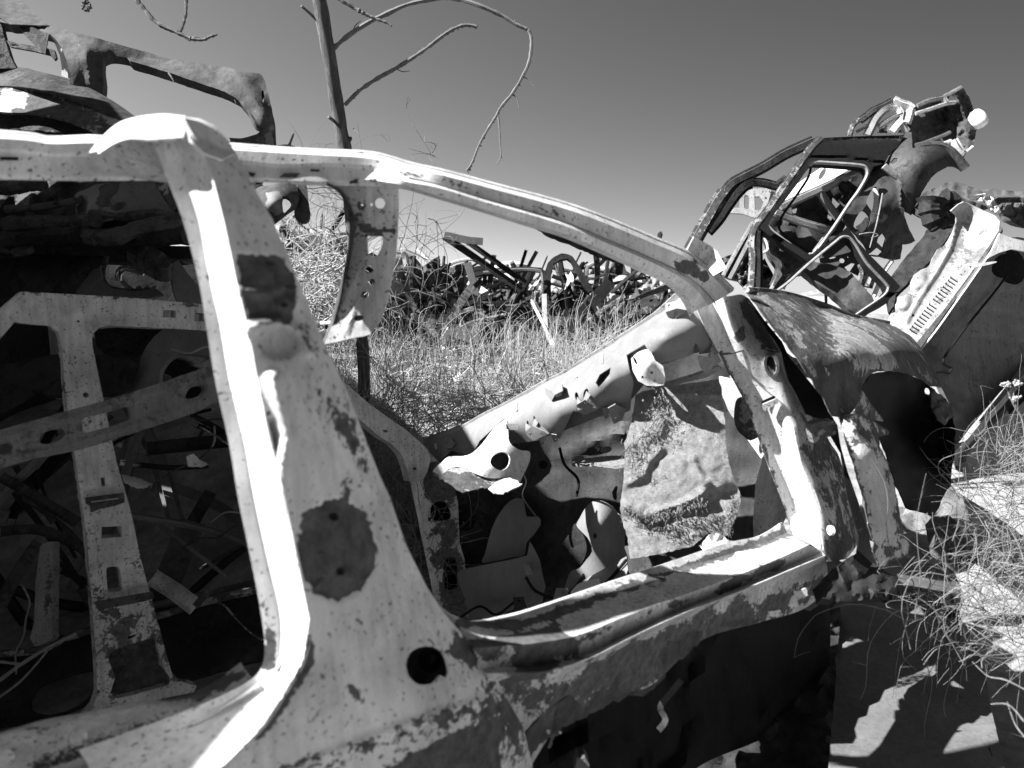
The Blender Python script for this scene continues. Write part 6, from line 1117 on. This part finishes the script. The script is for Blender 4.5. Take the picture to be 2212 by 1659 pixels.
# ---------------------------------------------------------------- rusty axle and floor above the slotted panel
w12 = thing('car_underbody', 'upturned car underbody with a bright slotted cowl at the right edge', 'car wreck', (2.8, 3.4, .8))
D = 3.5
pc = [(*P('R', "600 145")[0], 3.45), (*P('R', "865 200")[0], 3.35), (*P('R', "420 870")[0], 3.0), (*P('R', "250 745")[0], 3.15), (*P('R', "620 160")[0], 3.5)]
sl2 = []
for k in range(17):
    t = k / 16; t = t if k < 9 else t + .04
    c = P('R', f"{398 + t * 212} {795 - t * 270}")[0]; an = math.radians(33); l, w_ = 10.5, 2.4
    e = np.array((math.cos(an), math.sin(an))); n2 = np.array((-e[1], e[0]))
    sl2.append(np.array([c - e * l - n2 * w_ * .6, c - e * l * .9 - n2 * w_, c + e * l * .9 - n2 * w_, c + e * l + n2 * 0, c + e * l * .9 + n2 * w_, c - e * l * .9 + n2 * w_]))
sheet('slotted_cowl', P('R', "600 145 640 110 670 95 700 108 770 140 840 170 865 200 860 250 800 340 700 490 560 680 410 865 380 840 250 745 275 700 298 690 300 650 320 620 360 590 382 570 380 530 400 490 440 460 485 445 500 400 530 350 570 325 600 270 630 200 622 165"), pc, M['cream'], w12, thick=.006, step=4, holes=sl2 + ell('R', "397 708 9 7 0"),
      wear=[(P('R', "640 190 700 180 690 300 640 400 560 500 600 340"), .22, 8), (P('R', "690 350 800 340 760 430 660 450"), .3, 6)], emb=[('line', P('R', "640 170 600 340 520 480 440 600 360 740"), 6, .02), ('poly', ell('R', "430 520 40 50 30")[0], 8, .03), ('poly', ell('R', "345 640 36 44 30")[0], 8, .03)])
sheet('cowl_lining', P('R', "360 830 300 760 560 480 660 500 660 560 420 860"), [(a, b, c + .06) for a, b, c in pc], M['black'], w12, thick=.004, step=12)
sheet('cowl_flange', P('R', "865 200 880 240 760 430 640 600 440 880 420 900 405 868 560 680 700 490 800 340 858 250"), [(a + 8, b, c - .02) for a, b, c in pc], M['brown'], w12, thick=.02, step=6)
geo('cowl_edge', [barg(np.column_stack([P('R', "860 300 745 470 640 620 520 790 430 900"), [3.28, 3.2, 3.12, 3.03, 2.98]]), .012, .01, 'box', 3)], M['white'], w12)
fl = [(*P('R', "860 330")[0], 3.36), (*P('R', "1010 300")[0], 3.75), (*P('R', "1030 960")[0], 3.75), (*P('R', "600 1440")[0], 2.9), (*P('R', "430 900")[0], 3.02), (*P('R', "760 800")[0], 3.36)]
sheet('floor_pan', P('R', "780 420 860 330 900 290 960 285 1060 300 1060 960 980 1000 860 1130 700 1320 610 1440 590 1400 600 1200 540 1080 470 1000 430 905 520 790 640 620 745 475"), fl, M['floor'], w12, thick=.02, step=8, dent=(.006, 90),
      holes=[crom(P('R', "860 385 905 375 940 410 950 450 930 490 890 505 850 500 820 470 830 420"), 2, True)],
      emb=[('line', P('R', "700 560 900 590 1060 610"), 4, -.012), ('line', P('R', "640 660 900 700 1060 720"), 4, -.012), ('line', P('R', "600 800 900 850 1060 880"), 4, -.012), ('line', P('R', "560 1090 760 1180"), 4, -.012), ('poly', P('R', "600 940 690 985 640 1070 560 1040"), 3, .012)] + [('line', P('R', f"{a} {b} {a+30} {b+4}"), 4, .012) for a, b in [(605, 720), (690, 812), (770, 660), (860, 790), (640, 1180), (960, 600), (960, 740), (920, 950)]],
      wear=[(P('R', "430 880 560 880 560 960 470 960"), .3, 8), (P('R', "780 900 960 900 940 1060 700 1100"), .14, 14)])
geo('brake_pipe', [tubeg(np.column_stack([P('R', "905 490 830 590 740 700 650 815 575 920 560 950 562 970 590 985 604 995 590 1018 550 1012 510 1018"), [3.4, 3.35, 3.25, 3.12, 3.05, 3.02, 3.02, 3.02, 3.02, 3.01, 3.0, 2.98]]), .006, .006, 6)], M['rubber'], w12)
sheet('arch_lining', crom(P('R', "820 380 900 350 960 360 1000 420 1000 500 960 540 900 520 840 510 790 470"), 2, True), [(a, b, 3.45) for a, b in P('R', "820 380 1000 420 900 520")], M['black'], w12, thick=.02, step=7)
sheet('hinge_arm', crom(P('R', "650 472 670 445 705 425 760 425 840 416 842 424 780 440 720 452 690 486 665 490"), 2, True), [(a, b, 3.1) for a, b in P('R', "650 472 840 418 690 486")], M['white'], w12, thick=.015, step=4, holes=ell('R', "675 472 9 5 -20  706 447 8 6 0"))
sheet('arch_rim', P('R', "865 265 930 290 1060 320 1060 400 1000 365 930 350 860 370 800 400 830 340"), [(a, b, 3.15) for a, b in P('R', "865 265 1060 320 800 400")], M['white2'], w12, thick=.01, step=6)
sheet('side_rail', P('R', "1060 930 995 960 900 1090 740 1290 600 1440 615 1450 700 1365 760 1290 930 1100 1060 960"), [(*P('R', "1060 930")[0], 3.75), (*P('R', "600 1440")[0], 2.85), (*P('R', "760 1290")[0], 3.05)], M['pale'], w12, thick=.03, step=8)
sheet('side_recess', P('R', "1060 970 930 1110 760 1300 615 1455 620 1530 660 1540 700 1500 700 1420 800 1320 1060 1080"), [(*P('R', "1060 970")[0], 3.85), (*P('R', "620 1530")[0], 2.95), (*P('R', "800 1320")[0], 3.2)], M['black'], w12, thick=.02, step=9)
sheet('side_skirt', P('R', "1060 1070 900 1230 760 1370 690 1460 680 1500 720 1580 820 1560 1060 1500"), [(*P('R', "1060 1070")[0], 3.65), (*P('R', "690 1460")[0], 2.85), (*P('R', "1060 1500")[0], 3.3)], M['boardd'], w12, thick=.03, step=9)
sheet('axle_housing', P('Q', "980 1440 1070 1400 1200 1350 1270 1308 1400 1300 1480 1320 1550 1350 1680 1390 1850 1385 2000 1400 2212 1420 2400 1440 2400 1500 2100 1480 1900 1490 1760 1560 1640 1545 1420 1480 1280 1440 1150 1480 1060 1530 980 1500"), [(1990, 420, 3.9), (2212, 430, 3.7), (2100, 440, 3.75), (2060, 395, 3.9)], M['brown'], w12, thick=.05, step=6, dent=(.03, 24), jag=(1, 8), edge=(3, .1),
      wear=[(P('Q', "1060 1400 1250 1320 1240 1440 1100 1500"), -.8, 5), (P('Q', "1700 1400 2212 1420 2212 1450 1800 1440"), -.7, 5), (P('Q', "1340 1440 1640 1540 1640 1560 1340 1460"), -.8, 3)])
sheet('axle_web', P('Q', "1630 1460 1760 1440 1850 1500 1900 1600 1940 1657 1900 1700 1800 1600 1700 1540"), [(a, b, 3.5) for a, b in P('Q', "1630 1460 1940 1657 1700 1540")], M['white2'], w12, thick=.02, step=5, dent=(.04, 12))
sheet('spring_seat', P('R', "880 100 1060 100 1060 260 960 220 900 190 860 150"), [(a, b, 3.7) for a, b in P('R', "880 100 1060 260 860 150")], M['brown'], w12, thick=.04, step=7, dent=(.06, 24))
sheet('torn_inner', P('R', "380 150 480 40 600 60 740 100 700 120 620 150 640 200 560 320 500 400 300 600 290 690 260 700 230 560 350 400 460 270 470 220 440 180"), [(*P('R', "380 150")[0], 4.2), (*P('R', "600 60")[0], 4.0), (*P('R', "260 700")[0], 3.8), (*P('R', "500 400")[0], 3.9)], M['dark'], w12, thick=.02, step=7, dent=(.03, 30), jag=(1.5, 10), holes=[P('R', "365 195 410 175 455 195 478 235 420 310 340 400 300 415 355 340 410 310 360 230")][:1])
geo('torn_tube', [tubeg(np.column_stack([P('R', "560 80 600 90 600 130 560 160 545 190 580 195 630 180"), np.full(7, 3.7)]), .05, .03, 9, 5, .15)], M['dark'], w12)
geo('torn_tube', [tubeg(np.column_stack([P('R', "500 90 490 140 500 200 530 240"), np.full(4, 3.7)]), .07, .03, 9, 5, .15)], M['dark'], w12)

# ---------------------------------------------------------------- sheets on the ground at the lower right
def gs(name, c, s, z, mat, label, cat, **kw):
    q = P(c, s); hull = q[::max(1, len(q) // 7)]
    return T2(sheet(name, q, np.column_stack([hull, gd(hull[:, 0], hull[:, 1], z)]), M[mat], None, **kw), label, cat)
cs = P('J', "1108 665 1200 650 1300 640 1500 655 1740 682 1830 760 1900 880 1950 1000 1985 1130 2020 1330 2060 1500 2120 1760 1030 1760 1050 1500 1062 1380 1075 1250 1085 1000 1105 850")
zb = lambda s, z: [(a, b, float(gd(a, b, z))) for a, b in P('J', s)]
T2(sheet('grey_board', cs, zb("1108 665 1740 682", .16) + zb("1985 1130 1500 1200 1075 1250", .15) + zb("2100 1700 1030 1700", .17), M['concrete'], None, thick=.012, step=12, dent=(.01, 90), jag=(1.5, 14), holes=[P('J', "1998 1540 2008 1530 2022 1580 2015 1605 2003 1590")]),
   'large dull grey board slanting below the sill at the lower right, streaked with sunlight', 'board')
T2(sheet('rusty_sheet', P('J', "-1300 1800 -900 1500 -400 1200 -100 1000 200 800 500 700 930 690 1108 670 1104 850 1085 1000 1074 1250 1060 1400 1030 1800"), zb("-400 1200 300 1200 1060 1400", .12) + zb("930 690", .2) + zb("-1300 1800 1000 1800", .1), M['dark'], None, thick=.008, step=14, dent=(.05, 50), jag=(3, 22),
      wear=[(P('J', "500 1250 1000 1250 950 1500 700 1450"), -.12, 30)]), 'crumpled black rusty sheet lying in the shade under the sill', 'sheet metal')
T2(sheet('dark_bumper', crom(P('J', "1060 480 1150 400 1280 330 1300 420 1500 560 1740 600 1850 660 1820 740 1740 680 1400 640 1130 660 1000 640 980 560"), 1, True), [(*P('J', "1060 480")[0], 1.95), (*P('J', "1850 660")[0], 2.2), (*P('J', "1000 640")[0], 1.85), (*P('J', "1400 560")[0], 1.98)], M['dark'], None, thick=.03, step=10, dent=(.03, 30)), 'dark flattened panel wedged between the torn wing and the grey board', 'panel')
w13 = thing('body_panel', 'pale body panel under the brush right of the wheel housing', 'panel', W(2120, 1250, 2.6))
sheet('panel_skin', P('J', "1240 20 1500 100 1480 140 1700 60 1780 -40 1840 20 2000 120 2300 330 2300 700 2200 640 1900 400 1880 440 1760 500 1700 430 1600 420 1510 380 1230 250"), [(*P('J', "1240 20")[0], 2.6), (*P('J', "1780 -40")[0], 2.9), (*P('J', "2300 330")[0], 2.8), (*P('J', "1760 500")[0], 2.3), (*P('J', "2200 640")[0], 2.4)], M['pale'], w13, thick=.01, step=10, dent=(.03, 40), jag=(1.5, 14))
sheet('panel_bracket', P('J', "1660 150 1760 140 1900 260 1930 420 1860 440 1700 330"), [(*P('J', "1660 150")[0], 2.4), (*P('J', "1900 260")[0], 2.4), (*P('J', "1700 330")[0], 2.2)], M['brown'], w13, thick=.04, step=8)
sheet('panel_underside', P('J', "1300 330 1500 340 1700 420 1800 500 1850 620 1740 600 1500 560 1340 470"), [(*P('J', "1300 330")[0], 2.3), (*P('J', "1850 620")[0], 2.2), (*P('J', "1340 470")[0], 2.1)], M['boardd'], w13, thick=.02, step=9, holes=[P('J', "1515 355 1620 345 1622 375 1560 392 1515 380")])
T2(sheet('white_flake', P('J', "675 720 750 712 758 735 735 750 690 750"), [(1670, 1326, 1.8)], M['white'], None, thick=.004, step=4, jag=(2, 5)), 'small white flake on the dark sheet below the sill end', 'scrap metal')
T2(sheet('white_flake', P('J', "815 630 840 618 830 600 905 580 915 625 880 640 850 655 860 690 830 700 800 690"), [(1720, 1290, 1.8)], M['white2'], None, thick=.004, step=4, jag=(3, 6)), 'torn white flake hanging at the end of the sill', 'scrap metal')
solo('twisted_strip', 'twisted grey strip hanging below the sill over the dark sheet', 'strip', [barg(P('J', "155 1130 1.5 100 1200 1.5 30 1290 1.52 60 1370 1.52 20 1430 1.5", 3), .022, .004, 'box', 5)], M['steel'])
T2(sheet('sunlit_clod', P('F', "1755 1490 1800 1450 1870 1430 1900 1450 1850 1470 1830 1540 1810 1540 1830 1480 1790 1480"), [(1190, 1590, 1.4)], M['concrete'], None, thick=.02, step=4, jag=(2, 5)), 'small sunlit crust of earth near the bottom centre', 'clod')
T2(sheet('sunlit_clod', P('F', "1975 1659 1990 1600 2040 1600 2060 1640 2070 1700 1975 1700"), [(1260, 1660, 1.4)], M['concrete'], None, thick=.04, step=4, jag=(2, 5)), 'pale clod at the bottom edge right of the sill', 'clod')
# brush at the right edge
bx = [(2070, 2320, 1020, 1260, 2.0, 2.5), (2140, 2320, 950, 1100, 2.2, 2.6), (2060, 2300, 1180, 1400, 1.7, 2.1)]
tag(tangle('dry_brush', '', 560, bx, 31, M['brush'], .00115, None, .028, .55), 'tangle of dry leafless stems along the right edge below the upturned floor', 'bush')
tag(tangle('dry_brush', '', 110, [(1960, 2250, 1100, 1380, 1.7, 2.2), (1950, 2260, 1250, 1460, 1.6, 1.9)], 32, M['twig'], .0012, None, .032, .9), 'fine dark wiry stems creeping over the grey board', 'bush')
for k, s in enumerate(["2212 960 1.5 2100 975 1.48 1980 985 1.46 1900 980 1.45 1850 1010 1.45 1820 1020 1.45", "2280 1000 1.5 2200 990 1.5 2080 1000 1.48 1950 985 1.46", "2240 1200 1.4 2100 1130 1.42 2000 1110 1.44 1940 1060 1.45 1900 1020 1.46", "2250 740 1.6 2080 735 1.6 1950 760 1.6 1840 770 1.6", "2212 650 1.7 2060 640 1.7 1900 690 1.68 1750 690 1.68",
                       "2212 480 1.8 2100 560 1.8 2000 720 1.78 1930 750 1.78", "2040 280 1.9 1960 360 1.9 1900 390 1.9", "2240 1500 1.3 2160 1400 1.32 2110 1260 1.34", "2212 1380 1.3 2120 1280 1.32 2010 1275 1.34"]):
    solo('pale_stalk', ['long level pale stalk with a curled tip', 'upper level pale stalk running beside the curled one', 'pale stalk rising steeply left over the lower right corner', 'highest long pale stalk crossing the brush', 'pale stalk crossing the dark panel under the brush', 'pale stalk bending down through the middle of the brush', 'short bright pale stalk beside the panel bracket', 'lowest pale stalk near the bottom right corner', 'thin pale stalk crossing the lowest one'][k] + ' at the right edge', 'stalk', [tubeg(P('J', s, 3), .0014, .0007, 5, 5, .15, k)], M['brush'], 'pale stalks over the grey board')
fwt = thing('flowering_stem', 'dry stem with three small pale flower heads at the right edge', 'plant', W(2200, 1100, 1.9))
geo('stem', [tubeg(P('I', "2230 1000 1.9 2200 800 1.9 2160 730 1.9 2140 690 1.9 2110 620 1.9 2100 600 1.9", 3), .0028, .0018, 5), tubeg(P('I', "2140 690 1.9 2150 640 1.9 2175 600 1.9", 3), .0018, .0014, 5), tubeg(P('I', "2165 735 1.9 2160 690 1.9", 3), .0018, .0014, 5)], M['twig'], fwt)
rnd = random.Random(44)
for c in ["2105 590", "2170 585", "2160 675"]:
    p0 = P('I', c)[0]; parts = []
    for i in range(26):
        p = W(p0[0] + rnd.gauss(0, 5), p0[1] + rnd.gauss(0, 3), 1.9 + rnd.gauss(0, .006)); parts.append(sweep([p, p + np.array((rnd.gauss(0, .002), rnd.gauss(0, .002), .004))], ring(1, 5), True, [.0022, .003]))
    geo('flower_head', parts, M['straw'], fwt)
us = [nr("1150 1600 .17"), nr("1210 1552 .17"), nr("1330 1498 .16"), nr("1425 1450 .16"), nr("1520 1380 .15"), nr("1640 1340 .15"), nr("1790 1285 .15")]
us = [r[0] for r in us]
loft('under_sill_shade', [np.array([[a[0], a[1] - 25, a[2]], [a[0] + 4, a[1] + 60 + 90 / a[2], a[2] + .03], [a[0] - 5, a[1] + 160 + 200 / a[2], a[2] + .02]]) for a in us], M['black'], car, .004, 6, 4, dent=(.06, 45))
# black panel just above is added to shade the board and darken the hollow
